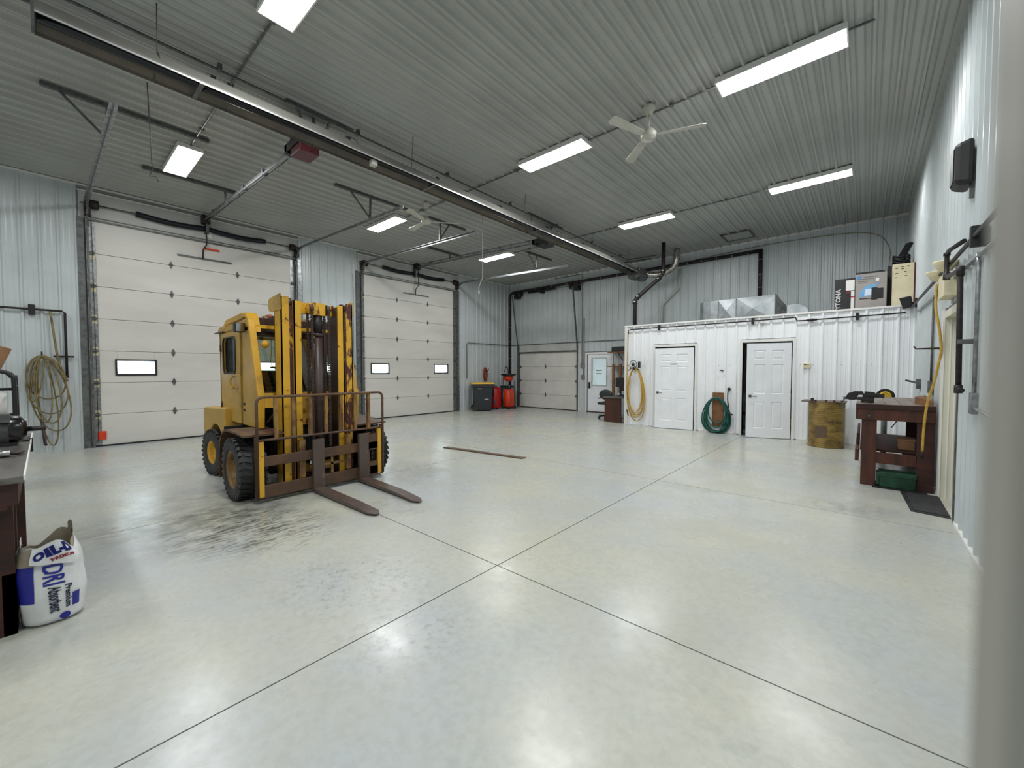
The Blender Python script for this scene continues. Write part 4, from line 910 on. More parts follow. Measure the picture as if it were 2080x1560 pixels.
# ---------------------------------------------------------------- right wall fittings
r = thing('black_iron_pipe', 'black iron pipe with elbows running along the right wall and down by the door', 'pipe', (.62, 6, 2.5))
xx = XR-.085
MB().tube([(xx, 10.45, 2.66), (xx, 4.2, 2.53), (xx, -2.0, 2.45)], .017, 10).build('long_run', 'iron', r)
MB().tube([(xx-.01, 5.15, 2.60), (xx-.03, 5.75, 2.66), (xx-.03, 5.9, 2.66), (xx-.03, 5.92, 2.62), (xx-.03, 5.9, 2.44), (xx-.03, 5.86, 2.42), (xx-.03, 5.15, 2.36), (xx-.03, 5.1, 2.32), (xx-.03, 5.0, 1.36), (xx-.03, 5.0, 1.34), (xx-.03, 4.85, 1.34)], .019, 10).build('drop_leg', 'iron', r)
for p, q in (((xx-.03, 5.92, 2.64), (xx-.03, 5.92, 2.67)), ((xx-.03, 5.1, 2.38), (xx-.03, 5.1, 2.30)), ((xx-.03, 5.0, 1.38), (xx-.03, 5.0, 1.31)), ((xx-.03, 5.9, 2.47), (xx-.03, 5.9, 2.40))):
    MB().cyl(p, q, .027, 10).build('elbow', 'iron', r)
MB().box((XR-.13, 5.02, 1.72), (XR-.02, 5.06, 1.76)).build('pipe_bracket', 'galvd', r)
MB().box((xx-.025, 4.74, 2.46), (xx+.07, 4.80, 2.62)).build('clamp_block', 'black', r, .004)
solo(MB().tube([(XR-.04, 9.9, 2.52), (XR-.04, 4.3, 2.40)], .014, 8).tube([(XR-.04, 4.95, 2.44), (XR-.04, 4.9, 2.36), (XR-.04, 4.9, 1.3)], .014, 8).box((XR-.06, 4.84, 1.15), (XR-.002, 4.96, 1.32)).tube([(XR-.04, 4.84, 1.2), (XR-.04, 4.3, 1.17)], .012, 8),
     'wall_conduit', 'galv', 'grey conduit dropping to a small steel box on the right wall', 'conduit')
solo(MB().tube([(XR-.04, 7.75, 2.5), (XR-.04, 7.75, 1.35)], .012, 8).box((XR-.07, 7.68, 1.2), (XR-.002, 7.82, 1.36)), 'outlet_conduit', 'galvd', 'grey conduit ending in an outlet box above the workbench', 'conduit')
solo(MB().box((XR-.07, 9.3, 1.2), (XR-.002, 9.42, 1.36)).bar((XR-.07, 9.36, 1.3), (XR-.2, 9.36, 1.34), .03, .03), 'outlet_box', 'galvd', 'small grey outlet box on the right wall in the partition corner', 'box')
r = thing('emergency_light', 'cream twin-head emergency light on the right wall above the side door', 'light', (.62, 6.3, 2.4))
MB().box((XR-.12, 6.05, 2.26), (XR-.02, 6.42, 2.50)).build('battery_box', 'cream', r, .008)
for y in (6.15, 6.75):
    MB().lathe([(.02, .0), (.05, .01), (.10, .10), (.10, .11), (.0, .08)], (XR-.10, y, 2.52), 'z', 16).build('lamp_head', 'cream', r)
MB().box((XR-.10, 6.4, 2.48), (XR-.04, 6.75, 2.53)).build('mounting_arm', 'cream', r)
r = thing('hanging_air_hose', 'yellow air hose hanging from the right wall pipe down over the workbench', 'hose', (.6, 7.2, 1.5))
MB().tube(smoothpath([(xx, 6.95, 2.52), (xx-.01, 6.9, 2.25), (.64, 6.85, 2.0), (.665, 6.88, 1.76), (.655, 6.9, 1.62), (.62, 6.93, 1.35), (.575, 6.95, 1.12), (.552, 6.95, .85), (.543, 6.95, .52)], 6), .0135, 10).build('hose_run', 'hose', r)
MB().cyl((.543, 6.95, .53), (.543, 6.95, .44), .012, 8).build('coupler', 'iron', r)
solo(MB().prism([(XR-.005, 1.70), (XR-.005, 1.80), (XR-.03, 1.775), (XR-.24, 1.77), (XR-.26, 1.80), (XR-.268, 1.79), (XR-.245, 1.755), (XR-.05, 1.75)], (6.96, 7.0), 'y'), 'wall_bracket', 'rustd', 'dark steel bracket arm sticking out of the right wall above the bench', 'bracket')
# ---------------------------------------------------------------- desk corner by the back door
r = thing('desk', 'brown laminate office desk beside the partition corner', 'desk', (-5.45, 11.4, 0))
MB().box((-5.75, 10.76, .02), (-5.24, 10.79, .70)).build('end_panel', 'deskw', r)
MB().box((-5.76, 10.755, .0), (-5.23, 10.80, .16)).build('plinth', 'deskw', r)
MB().box((-5.80, 10.73, .70), (-5.07, 12.3, .735)).build('desktop', 'galvd', r, .004)
MB().box((-5.12, 10.8, .05), (-5.09, 12.25, .7)).build('back_panel', 'deskw', r)
MB().box((-5.75, 12.22, .0), (-5.1, 12.25, .7)).build('end_panel', 'deskw', r)
r = thing('office_chair', 'black office chair with round back pulled up to the brown desk', 'chair', (-6.16, 11.5, 0))
m = MB()
for k in range(5):
    a = 2*PI*k/5+.5; p = (-6.05+.3*math.cos(a), 11.5+.3*math.sin(a), .08)
    MB().bar((-6.05, 11.5, .11), p, .04, .03).build('base_leg', 'black', r); MB().cyl((p[0]-.02, p[1], .032), (p[0]+.02, p[1], .032), .03, 10).build('caster', 'black', r)
MB().cyl((-6.05, 11.5, .1), (-6.05, 11.5, .45), .025, 10).build('gas_post', 'black', r)
MB().box((-6.28, 11.27, .44), (-5.82, 11.73, .52)).build('seat', 'black', r, .03)
MB().bar((-5.98, 11.36, .5), (-5.98, 11.3, .8), .05, .02, (0, 1, 0)).build('back_stem', 'black', r)
m = MB().lathe([(0, -.03), (.12, -.028), (.19, -.01), (.195, .01), (.12, .028), (0, .03)], (0, 0, 0), 'y', 24)
m.build('backrest', 'bin', r, 0, Matrix.Translation((-5.98, 11.26, .76))@Matrix.Diagonal((1.15, 1, .82, 1)))
MB().box((-6.3, 11.35, .62), (-6.25, 11.6, .65)).box((-5.85, 11.35, .62), (-5.80, 11.6, .65)).build('armrest', 'black', r)
for i, (z, lb) in enumerate(((2.09, 'upper raw wood wall shelf on brackets above the desk'), (1.62, 'lower raw wood wall shelf above the desk'))):
    r = thing('wall_shelf', lb, 'shelf', (-5.8, 12.6, z))
    MB().box((-6.55, 12.42, z), (-5.1, 12.85, z+.03)).build('shelf_board', 'wood', r)
    for x in (-5.4, -6.2): MB().bar((x, 12.85, z-.25), (x, 12.5, z), .02, .03).build('shelf_bracket', 'galv', r)
solo(MB().box((-6.42, 12.46, 2.122), (-5.95, 12.83, 2.29)), 'black_case', 'black', 'black box on the upper wall shelf', 'box', bevel=.005)
for i, x in enumerate((-6.30, -6.06)):
    solo(MB().box((x-.04, 12.36, 0), (x+.04, 12.41, 1.72)), 'shelf_post', 'wood', ['left of two wooden posts standing before the back wall shelves', 'right of two wooden posts standing before the back wall shelves'][i], 'post')
r = thing('computer_monitor', 'black computer monitor on the desk, the left and higher one', 'monitor', (-5.42, 11.3, .74))
MB().box((-5.76, 11.45, 1.00), (-5.46, 11.49, 1.28)).build('screen', 'black', r, .01)
MB().box((-5.62, 11.47, .74), (-5.59, 11.5, 1.05)).box((-5.69, 11.4, .736), (-5.52, 11.56, .75)).build('stand', 'black', r)
r = thing('computer_monitor', 'black computer monitor on the desk nearest the partition corner', 'monitor', (-5.2, 11.1, .74))
MB().box((-5.42, 11.15, .90), (-5.12, 11.20, 1.2)).build('screen', 'black', r, .01)
MB().box((-5.28, 11.18, .74), (-5.25, 11.21, .98)).box((-5.34, 11.1, .736), (-5.18, 11.26, .75)).build('stand', 'black', r)
solo(MB().lathe([(.0, 0), (.04, 0), (.045, .1), (.038, .1), (.035, .01)], (-5.42, 11.0, .736), 'z', 14), 'pen_cup', 'galv', 'small grey cup on the corner of the desk', 'cup')
# ---------------------------------------------------------------- back left corner: bin, drainers, table
r = thing('wheeled_bin', 'charcoal wheeled rubbish bin with a yellow lid', 'bin', (-10.78, 10.72, 0))
cx, cy = -10.78, 10.72
def taper(x0, x1, y0, y1, z0, z1, t): return MB().add([(x0+t, y0+t, z0), (x1-t, y0+t, z0), (x1-t, y1-t, z0), (x0+t, y1-t, z0), (x0, y0, z1), (x1, y0, z1), (x1, y1, z1), (x0, y1, z1)], [(0,3,2,1),(4,5,6,7),(0,1,5,4),(1,2,6,5),(2,3,7,6),(3,0,4,7)])
RZ = Matrix.Translation((cx, cy, 0))@Matrix.Rotation(math.radians(-38), 4, 'Z')@Matrix.Translation((-cx, -cy, 0))
taper(cx-.29, cx+.29, cy-.36, cy+.36, .03, 1.0, .06).build('bin_body', 'bin', r, .02, RZ)
MB().box((cx-.32, cy-.40, .90), (cx+.32, cy+.40, 1.0)).build('rim', 'bin', r, .01, RZ)
m = MB()
m.add([(cx-.34, cy-.44, 1.0), (cx+.34, cy-.44, 1.0), (cx+.34, cy+.44, 1.0), (cx-.34, cy+.44, 1.0), (cx-.29, cy-.38, 1.06), (cx+.29, cy-.38, 1.06), (cx+.29, cy+.38, 1.06), (cx-.29, cy+.38, 1.06)], [(0,3,2,1),(4,5,6,7),(0,1,5,4),(1,2,6,5),(2,3,7,6),(3,0,4,7)])
m.build('lid', 'binlid', r, .01, RZ)
for s in (-1, 1): MB().cyl((cx+s*.2, cy-.30, .11), (cx+s*.26, cy-.30, .11), .11, 18).build('wheel', 'rubber', r, 0, RZ)
MB().box((cx+.272, cy-.2, .82), (cx+.28, cy-.05, .88)).build('white_label', 'paper', r, 0, RZ)
MB().box((cx+.245, cy+.05, .42), (cx+.27, cy+.2, .46)).build('grab_bar', 'chromed', r, 0, RZ)
# red drain tank behind
r = thing('oil_drain_tank', 'red oil drain tank partly hidden by the bin', 'tank', (-10.88, 11.48, 0))
MB().lathe([(0, .06), (.24, .06), (.265, .10), (.265, .76), (.22, .84), (0, .86)], (-10.88, 11.48, 0), 'z', 24).build('tank', 'red', r)
MB().cyl((-10.88, 11.48, .86), (-10.88, 11.48, .92), .10, 16).tube(smoothpath([(-10.95, 11.45, .85), (-10.8, 11.4, .95), (-10.85, 11.3, 1.0), (-10.9, 11.4, .9)], 4), .02, 8).build('pump_head', 'galvd', r)
for a in range(4): MB().cyl((-10.98+.18*math.cos(a*PI/2+.7), 11.45+.18*math.sin(a*PI/2+.7), .03), (-10.96+.18*math.cos(a*PI/2+.7), 11.45+.18*math.sin(a*PI/2+.7), .03), .03, 10).build('caster', 'black', r)
MB().box((-10.70, 11.24, .22), (-10.66, 11.34, .40)).build('label_plate', 'galvd', r)
MB().box((-10.88, 11.18, .5), (-10.68, 11.26, .85)).build('black_cover', 'black', r, .02)
r = thing('oil_drainer', 'orange-red wheeled oil drainer with a wide black funnel bowl', 'oil drainer', (-10.68, 11.9, 0))
dx, dy = -10.50, 11.9
MB().lathe([(0, .08), (.18, .08), (.205, .12), (.205, .68), (.16, .76), (0, .78)], (dx, dy, 0), 'z', 24).build('tank', 'redor', r)
MB().cyl((dx, dy, .74), (dx, dy, 1.12), .014, 8).build('funnel_tube', 'galvd', r)
MB().lathe([(.02, 1.06), (.10, 1.09), (.19, 1.15), (.205, 1.26), (.19, 1.27)], (dx-.02, dy, 0), 'z', 24).build('funnel', 'redor', r)
MB().lathe([(.165, 1.25), (.20, 1.27), (.31, 1.34), (.315, 1.37), (.2, 1.31), (.0, 1.29)], (dx-.02, dy, 0), 'z', 28).build('bowl_rim', 'black', r)
MB().tube(smoothpath([(dx-.26, dy, .80), (dx-.30, dy, 1.2), (dx-.2, dy, 1.58), (dx-.14, dy, 1.64), (dx-.06, dy, 1.6), (dx-.04, dy, 1.36)], 5), .012, 8).tube(smoothpath([(dx-.22, dy, 1.66), (dx-.16, dy, 1.58), (dx-.1, dy, 1.68)], 4), .010, 6).build('suction_hose', 'black', r)
MB().tube(smoothpath([(dx+.05, dy-.1, .78), (dx+.16, dy-.14, .7), (dx+.22, dy-.12, .45), (dx+.16, dy-.14, .2)], 5), .010, 8).tube([(dx+.07, dy-.06, .72), (dx+.11, dy-.06, .92)], .014, 8).tube([(dx-.06, dy-.06, .72), (dx-.05, dy-.06, .9)], .010, 8).tube([(dx+.1, dy+.12, .1), (dx+.14, dy+.16, 1.1)], .014, 8).build('fittings', 'galvd', r)
MB().box((dx-.2, dy-.2, .05), (dx+.2, dy+.2, .08)).build('base', 'black', r)
for s, t_ in ((-1, -1), (1, -1), (1, 1), (-1, 1)): MB().cyl((dx+s*.18-.015, dy+t_*.18, .045), (dx+s*.18+.015, dy+t_*.18, .045), .045, 12).build('wheel', 'rubber', r)
r = thing('small_table', 'dark low table standing in the back left corner', 'table', (-10.95, 12.45, 0))
MB().box((-11.28, 12.25, .80), (-10.86, 12.68, .88)).build('table_top', 'black', r)
for x in (-11.26, -10.92):
    for y in (12.27, 12.62): MB().box((x, y, 0), (x+.05, y+.05, .8)).build('leg', 'black', r)
solo(MB().box((-11.15, 12.35, 0), (-10.95, 12.55, .5)), 'white_jug', 'trimw', 'white jug standing under the small dark corner table', 'jug', bevel=.03)
solo(MB().tube(smoothpath(coil(11.35, 1.62, [(.05, 1.16, .02), (.06, 1.12, .03), (.055, 1.2, .02), (.07, 1.14, .05), (.04, 1.2, .0)], 'x', XL+.06, .014, 9), 2), .016, 6), 'extension_cord', 'orange', 'coiled orange extension cord hanging on the left wall above the bin', 'cord')
solo(MB().tube([(XL+.3, 11.1, .6), (XL+.3, 11.1, 1.5), (XL+.3, 11.18, 1.52), (XL+.3, 11.25, 1.46), (XL+.3, 11.34, 1.56)], .014, 8), 'hooked_rod', 'iron', 'black rod with hooked top standing behind the bin', 'rod')
# ---------------------------------------------------------------- left wall hose, pipe, button
r = thing('iron_air_pipe', 'black air pipe on the left wall dropping beside the hanging hose', 'pipe', (XL+.06, 0, 2.6))
xw = XL+.07
MB().tube([(xw, -3.9, 2.58), (xw, .24, 2.6), (xw, .28, 2.57), (xw, .28, 1.4)], .018, 8).build('pipe_run', 'iron', r)
MB().box((XL+.02, -.16, 2.5), (xw+.02, -.08, 2.68)).build('clip', 'iron', r)
MB().bar((XL+.05, .12, 1.76), (XL+.05, .38, 1.76), .03, .03).cyl((xw, .28, 1.36), (xw, .28, 1.42), .026, 8).build('drop_bracket', 'iron', r)
r = thing('tangled_air_hose', 'tangled old yellow-brown air hose hanging on the left wall', 'hose', (XL+.1, .05, .3))
lp = [(.20, .98, .07), (.21, .72, .09), (.08, .58, .02), (.20, .42, .16), (.05, .95, -.12), (.13, .55, .10), (.09, .15, .10)]
MB().tube(smoothpath(coil(-.02, 1.77, lp, 'x', XL+.09, .012, 12), 2), .0115, 8).build('loops', 'hoseold', r)
MB().tube(smoothpath([(XL+.07, .10, 2.58), (XL+.09, .13, 2.2), (XL+.11, .17, 1.75), (XL+.12, .22, 1.5), (XL+.12, .28, 1.3)], 5), .017, 8).build('feed_hose', 'hoseold', r)
MB().tube([(XL+.06, -.02, 1.75), (XL+.14, -.02, 1.78), (XL+.15, -.02, 1.84)], .012, 6).build('wall_hook', 'iron', r)
MB().tube([(XL+.13, -.05, .62), (XL+.13, -.02, .16), (XL+.13, .0, .14)], .022, 8).build('hose_end', 'rustd', r)
solo(MB().box((XL+.02, 5.93, 1.52), (XL+.06, 5.99, 1.66)).tube([(XL+.03, 5.96, 1.66), (XL+.03, 5.96, 4.3)], .006, 6), 'door_button', 'black', 'black push button with thin conduit between the two big doors', 'button')
r = thing('fire_extinguisher', 'red extinguisher on the wall between the big doors behind the forklift', 'extinguisher', (XL+.12, 5.92, .55))
MB().lathe([(0, .55), (.06, .55), (.065, .58), (.065, .92), (.03, 1.0), (.02, 1.04), (0, 1.05)], (XL+.12, 5.92, 0), 'z', 16).build('cylinder', 'redor', r)
MB().box((XL+.05, 5.88, 1.04), (XL+.16, 5.93, 1.09)).build('valve_handle', 'black', r)
MB().box((XL+.186, 5.88, .7), (XL+.19, 5.96, .82)).build('label', 'paper', r)
# ---------------------------------------------------------------- plate on the floor
solo(MB().prism([(-6.12, 5.02), (-4.36, 5.26), (-4.34, 5.36), (-6.10, 5.12)], (0, .02), 'z'), 'floor_plank', 'rustlid', 'long thin brown strip of metal lying on the floor', 'strip')
# ---------------------------------------------------------------- left workbench
r = thing('steel_top_bench', 'dark stained bench with grey steel top cut off by the left edge', 'workbench', (-4.4, -.8, 0))
LX0, LX1, LY = -5.5, -3.30, -.085
MB().box((LX0, -1.5, .915), (LX1, LY, .95)).build('bench_top', 'benchmetal', r, .004)
MB().box((LX0+.05, LY-.06, .80), (LX1-.03, LY-.02, .914)).build('apron', 'woodd', r)
MB().box((LX1-.07, -1.45, .78), (LX1-.03, LY-.06, .914)).build('apron', 'woodd', r)
MB().box((LX0, LY, .93), (LX1, LY+.006, .955)).build('edge_strip', 'trimw', r)
MB().box((LX1-.37, -.55, 0), (LX1-.32, LY-.05, .8)).box((LX1-.67, LY-.10, .0), (LX1-.32, LY-.05, .35)).build('leg_panel', 'woodd', r)
MB().box((LX1-.68, -.35, 0), (LX1-.62, LY-.05, .8)).build('leg', 'woodd', r)
MB().box((LX0+.05, -.3, 0), (LX0+.15, LY-.05, .8)).build('leg', 'woodd', r)
MB().box((LX0+.05, -1.4, .36), (LX1-.37, LY-.1, .39)).build('shelf', 'woodd', r)
MB().box((LX1-.36, -1.45, 0), (LX1-.32, -.56, .8)).build('end_panel', 'woodd', r)
solo(MB().box((-3.88, -.42, .392), (-3.71, -.16, .64)), 'white_carton', 'paper', 'white box on the shelf under the steel-top bench', 'box', bevel=.004)
solo(MB().box((-3.9, -.30, .645), (-3.76, -.17, .73)), 'brown_carton', 'card', 'small brown box on top of the white box under the bench', 'box', bevel=.004)
r = thing('electric_motor', 'black electric motor with shaft lying on the steel-top bench', 'motor', (-4.7, -.2, .95))
MB().lathe([(.0, -.42), (.08, -.42), (.105, -.38), (.11, -.1), (.10, .0), (.06, .035), (0, .04)], (-4.75, -.13, 1.065), 'y', 28).build('motor_body', 'blackgl', r)
MB().cyl((-4.75, -.1, 1.06), (-4.75, .0, 1.06), .018, 12).build('shaft', 'iron', r)
MB().box((-4.83, -.40, .951), (-4.67, -.14, .975)).build('mounting_foot', 'black', r)
MB().box((-4.70, -.25, 1.13), (-4.60, -.17, 1.19)).build('junction_box', 'galvd', r)
MB().lathe([(.112, -.26), (.114, -.25), (.112, -.15)], (-4.75, -.03, 1.065), 'y', 28).build('pale_band', 'galvd', r)
r = thing('shiny_wrench_set', 'shiny chrome tool lying on the front of the steel-top bench', 'tool', (-4.1, -.25, .95))
MB().cyl((-4.1, -.35, .975), (-4.1, -.155, .975), .024, 12).build('chrome_body', 'chromed', r)
MB().tube([(-4.1, -.16, .97), (-4.12, -.12, .965), (-4.2, -.105, .965)], .009, 8).build('handle', 'iron', r)
solo(MB().box((-5.15, LY-.1, .951), (-4.9, LY-.005, .962)).box((-5.05, LY-.02, .85), (-5.02, LY+.012, .958)), 'clamp_bracket', 'iron', 'small dark clamp on the far edge of the steel-top bench', 'clamp')
r = thing('tube_cart', 'black tubular hand cart standing behind the steel-top bench', 'cart', (-8.0, -.5, 0))
for x in (-8.0, -8.45):
    MB().tube(smoothpath([(x, -.25, .02), (x, -.25, 1.3), (x, -.27, 1.42), (x, -.33, 1.48), (x, -.5, 1.50), (x, -.9, 1.50)], 5), .022, 8).build('side_tube', 'black', r)
MB().tube([(-8.0, -.25, 1.30), (-8.45, -.25, 1.30)], .016, 8).tube([(-8.0, -.25, 1.27), (-8.0, -.95, 1.27)], .016, 8).tube([(-8.0, -.25, .92), (-8.0, -.95, .92)], .022, 8).tube([(-8.45, -.25, .92), (-8.45, -.95, .92)], .02, 8).build('cross_tubes', 'black', r)
MB().box((-8.46, -.95, .90), (-7.99, -.26, .92)).build('tray', 'black', r)
MB().tube([(-8.0, -.93, 0.02), (-8.0, -.93, 1.5)], .02, 8).tube([(-8.45, -.93, .02), (-8.45, -.93, 1.5)], .02, 8).build('rear_post', 'black', r)
solo(MB().lathe([(.12, 0), (.14, .03), (.14, .26), (.05, .32), (.035, .34), (.035, .36), (0, .36)], (-8.22, -.46, .945), 'z', 18), 'white_jug', 'trimw', 'white plastic jug standing in the black cart by the left edge', 'jug')
bx = solo(MB().cbox((0, 0, 0), (.34, .4, .3)), 'cardboard_box', 'card', 'tilted cardboard box on top of the black cart at the left edge', 'box', bevel=.003)
bx.location = (-8.22, -.56, 1.56); bx.rotation_euler = (-.35, 0, 0)
# ---------------------------------------------------------------- absorbent bag
bcx, bcy = -3.735, .005
r = thing('absorbent_bag', 'open white and blue plastic sack of floor absorbent beside the dark bench', 'bag', (bcx, bcy, 0))
def sack(z0, z1, rows, cols, f, name, mat, u0=0, u1=2*PI, close=True):
    vs = []; fs = []
    for i in range(rows+1):
        for j in range(cols+(0 if close else 1)):
            vs.append(f(i/rows, u0+(u1-u0)*j/cols))
    cc = cols if close else cols+1
    for i in range(rows):
        for j in range(cols):
            fs.append((i*cc+j, i*cc+(j+1) % cc if close else i*cc+j+1, (i+1)*cc+((j+1) % cc if close else j+1), (i+1)*cc+j))
    return MB().add(vs, fs, True)
def bagpt(t, a, out=0):
    z = .46*t
    bul = math.sin(PI*min(1, t*.85+.12))**.5
    rx = (.135+.02*bul)*(.82 if t < .03 else 1)+out; ry = (.105+.035*bul)*(.8 if t < .03 else 1)+out
    e = .72
    ca, sa = math.cos(a), math.sin(a)
    x = rx*math.copysign(abs(ca)**e, ca); y = ry*math.copysign(abs(sa)**e, sa)
    nz = noise.noise(Vector((x*9+3, y*9, z*7)))*.014*(.3+t)
    k = 1+nz/.12
    # folded, uneven mouth
    q = max(0, (t-.72)/.28)
    z += q*q*(.03*math.sin(a*2+2.6)+.025*math.sin(3*a+.5)+.012*math.sin(7*a))
    if q: x *= 1-.16*q; y *= 1-.05*q
    return Vector((bcx+x*k+.02*t, bcy+y*k-.015*t, max(z, .002)))
body = sack(0, 1, 22, 48, lambda t, a: bagpt(t, a), 'sack_body', 'bagw')
body.f.append(list(range(48))[::-1]); body.sm.append(False)
body.build('sack_body', 'bagw', r)
sack(0, 1, 8, 48, lambda t, a: bagpt(1-t*.35, a, -.006-.02*t), 'l', 'bagi').build('sack_lining', 'bagi', r)
def patch(a0, a1, t0, t1, name, mat, out=.003, n=10):
    return sack(0, 1, n, n, lambda t, a: bagpt(t0+(t1-t0)*t, a, out), name, mat, a0, a1, False).build(name, mat, r)
# blue side band, facing the bench and the camera
def cut(a0, a1, t0, t1, tt): 
    return patch(a0, a1, t0, t1, 'blue_print', 'bagb')
patch(-1.75, -.38, .34, .80, 'blue_print', 'bagb')
patch(-1.75, -.38, .80, .99, 'sack_fold', 'bagi', .004)
patch(.45, .75, .18, .36, 'blue_print', 'bagb')
# mouth flaps
def flapc(u, v): # standing corner of the open mouth
    return bagpt(1, .9+1.5*u, -.002)+Vector((-.01*v, .0, v*(.02+.05*math.sin(PI*(.1+.8*u)))))
m = MB(); vs = [flapc(i/8, j/3) for j in range(4) for i in range(9)]
m.add(vs, [(j*9+i, j*9+i+1, j*9+i+10, j*9+i+9) for j in range(3) for i in range(8)], True).build('mouth_flap', 'bagi', r)
vs = [bagpt(1, -2.0+1.1*i/8, .0)+Vector((0, 0, j/2*.05*math.sin(PI*(i/8)))) for j in range(3) for i in range(9)]
MB().add(vs, [(j*9+i, j*9+i+1, j*9+i+10, j*9+i+9) for j in range(2) for i in range(8)], True).build('mouth_flap', 'bagw', r)
def fold(a, t): # rolled-over band below the mouth
    return bagpt(t, a, .012+.016*math.sin(PI*min(1, max(0, (t-.74)/.28))))
vs = [fold(-.42+1.15*i/12, (.74+.10*(1-i/12))+(.26-.10*(1-i/12))*j/6) for j in range(7) for i in range(13)]
MB().add(vs, [(j*13+i, j*13+i+1, j*13+i+14, j*13+i+13) for j in range(6) for i in range(12)], True).build('folded_flap', 'bagw', r)
# lettering running down the sack
def wraptext(s, size, a_c, t_c, name, mat, spin, bold=0, onfold=False):
    cu = bpy.data.curves.new(name, 'FONT'); cu.body = s; cu.size = size; cu.extrude = .0003; cu.offset = bold; cu.resolution_u = 2
    t = bpy.data.objects.new(name, cu); C.objects.link(t)
    dg = bpy.context.evaluated_depsgraph_get(); me = bpy.data.meshes.new_from_object(t.evaluated_get(dg)); bpy.data.objects.remove(t); bpy.data.curves.remove(cu)
    base = Vector(ORG[r.name]); c_, s_ = math.cos(spin), math.sin(spin)
    for v in me.vertices:
        u = v.co.x*c_-v.co.y*s_; q = v.co.x*s_+v.co.y*c_
        p = (fold(a_c+u/.15, t_c+q/.46)+Vector((.003, 0, .001))) if onfold else bagpt(t_c+q/.46, a_c+u/.15, .0035+v.co.z); v.co = p-base
    me.materials.clear(); me.materials.append(M[mat]); o = bpy.data.objects.new(name, me); C.objects.link(o); o.parent = r
wraptext('DRI', .078, -.12, .79, 'brand_lettering', 'bagb', -PI/2, .002)
wraptext('Premium', .04, .24, .50, 'print_line', 'txtdark', -PI/2, .001)
wraptext('Absorbent', .036, -.04, .50, 'print_line', 'txtdark', -PI/2, .001)
wraptext('OIL-D', .05, -.30, .865, 'fold_lettering', 'bagb', .22, .003, True)
wraptext('PREMIUM', .02, .02, .83, 'fold_lettering', 'txtred', .22, .0006, True)
m = sack(0, 1, 1, 20, lambda t, a: bagpt(.085+.045*t*math.sin(a), .22+.15*t*math.cos(a), .006), 'x', 'x'); m.build('round_emblem', 'bagb', r)
# ================================================================= FORKLIFT
FY = 2.30
F = thing('forklift', 'old yellow forklift with enclosed cab and rusty mast', 'forklift', (-6.3, FY, 0))
def mir(y): return 2*FY-y
# wheels
def wheel(cx, y_out, side, R_, wd, rim, rimmat, name, steer=0):
    # side=-1: outer face towards -y
    yo = y_out; yi = y_out-side*wd; s = side
    Rm = Matrix.Translation((cx, (yo+yi)/2, R_))@Matrix.Rotation(steer, 4, 'Z')@Matrix.Translation((-cx, -(yo+yi)/2, -R_))
    pf = [(rim*.98, -wd/2+.02), (rim+.01, -wd/2+.0), (R_*.93, -wd/2+.012), (R_*.98, -wd/2+.04), (R_-.012, -wd/2+.07), (R_-.012, wd/2-.07), (R_*.98, wd/2-.04), (R_*.93, wd/2-.012), (rim+.01, wd/2), (rim*.98, wd/2-.02)]
    w_ = MB().lathe(pf, (cx, (yo+yi)/2, R_), 'y', 48, True, False).build(name, 'rubber', F, 0, Rm)
    m = MB()
    for k in range(30):
        for sd in (-1, 1):
            a = 2*PI*(k+(.5 if sd > 0 else 0))/30
            rad = Matrix.Rotation(-a, 3, 'Y')
            c_ = Vector((cx, (yo+yi)/2+sd*wd*.26, R_))+rad@Vector((R_-.010, 0, 0))
            m.cbox(c_, (.026, wd*.42, .036), rad@Matrix.Rotation(sd*.35, 3, 'X'))
            c2 = Vector((cx, (yo+yi)/2+sd*(wd/2-.022), R_))+rad@Vector((R_*.955, 0, 0))
            m.cbox(c2, (.05, .03, .036), rad@Matrix.Rotation(0, 3, 'X'))
    m.build('tread_lugs', 'rubberw', w_, 0, Rm)
    rr = MB(); cy_ = (yo+yi)/2
    sg = 1 if side < 0 else -1
    pf = [(rim, -wd/2+.02), (rim-.02, -wd/2+.015), (rim-.035, -wd/2+.05), (rim-.04, -wd/2+.12), (.10, -wd/2+.13), (.09, -wd/2+.10), (.05, -wd/2+.06), (0, -wd/2+.06)]
    if side > 0: pf = [(a, -b_) for a, b_ in pf]
    rr.lathe(pf, (cx, cy_, R_), 'y', 32, True, False).build('rim', rimmat, w_, 0, Rm)
    m = MB()
    for k in range(6):
        a = 2*PI*k/6; p = Vector((cx+.12*math.cos(a), cy_+side*(wd/2-.115), R_+.12*math.sin(a))); m.cyl(p, p+Vector((0, side*.02, 0)), .012, 6)
    m.build('wheel_nuts', 'rustd', w_, 0, Rm)
wheel(-5.50, 1.375, -1, .355, .29, .225, 'rusty2', 'front_wheel')
wheel(-5.50, mir(1.375), 1, .355, .29, .225, 'rusty2', 'front_wheel')
wheel(-7.06, 1.53, -1, .325, .20, .17, 'yelb', 'rear_wheel', .12)
wheel(-7.06, mir(1.53), 1, .325, .20, .17, 'yelb', 'rear_wheel', .12)
# chassis
MB().box((-7.5, 1.80, .22), (-5.5, mir(1.80), .80)).build('chassis', 'blackvoid', F)
MB().cyl((-5.5, 1.55, .352), (-5.5, mir(1.55), .352), .09, 12).build('drive_axle', 'grease', F)
MB().cyl((-7.06, 1.6, .33), (-7.06, mir(1.6), .33), .06, 12).build('steer_axle', 'grease', F)
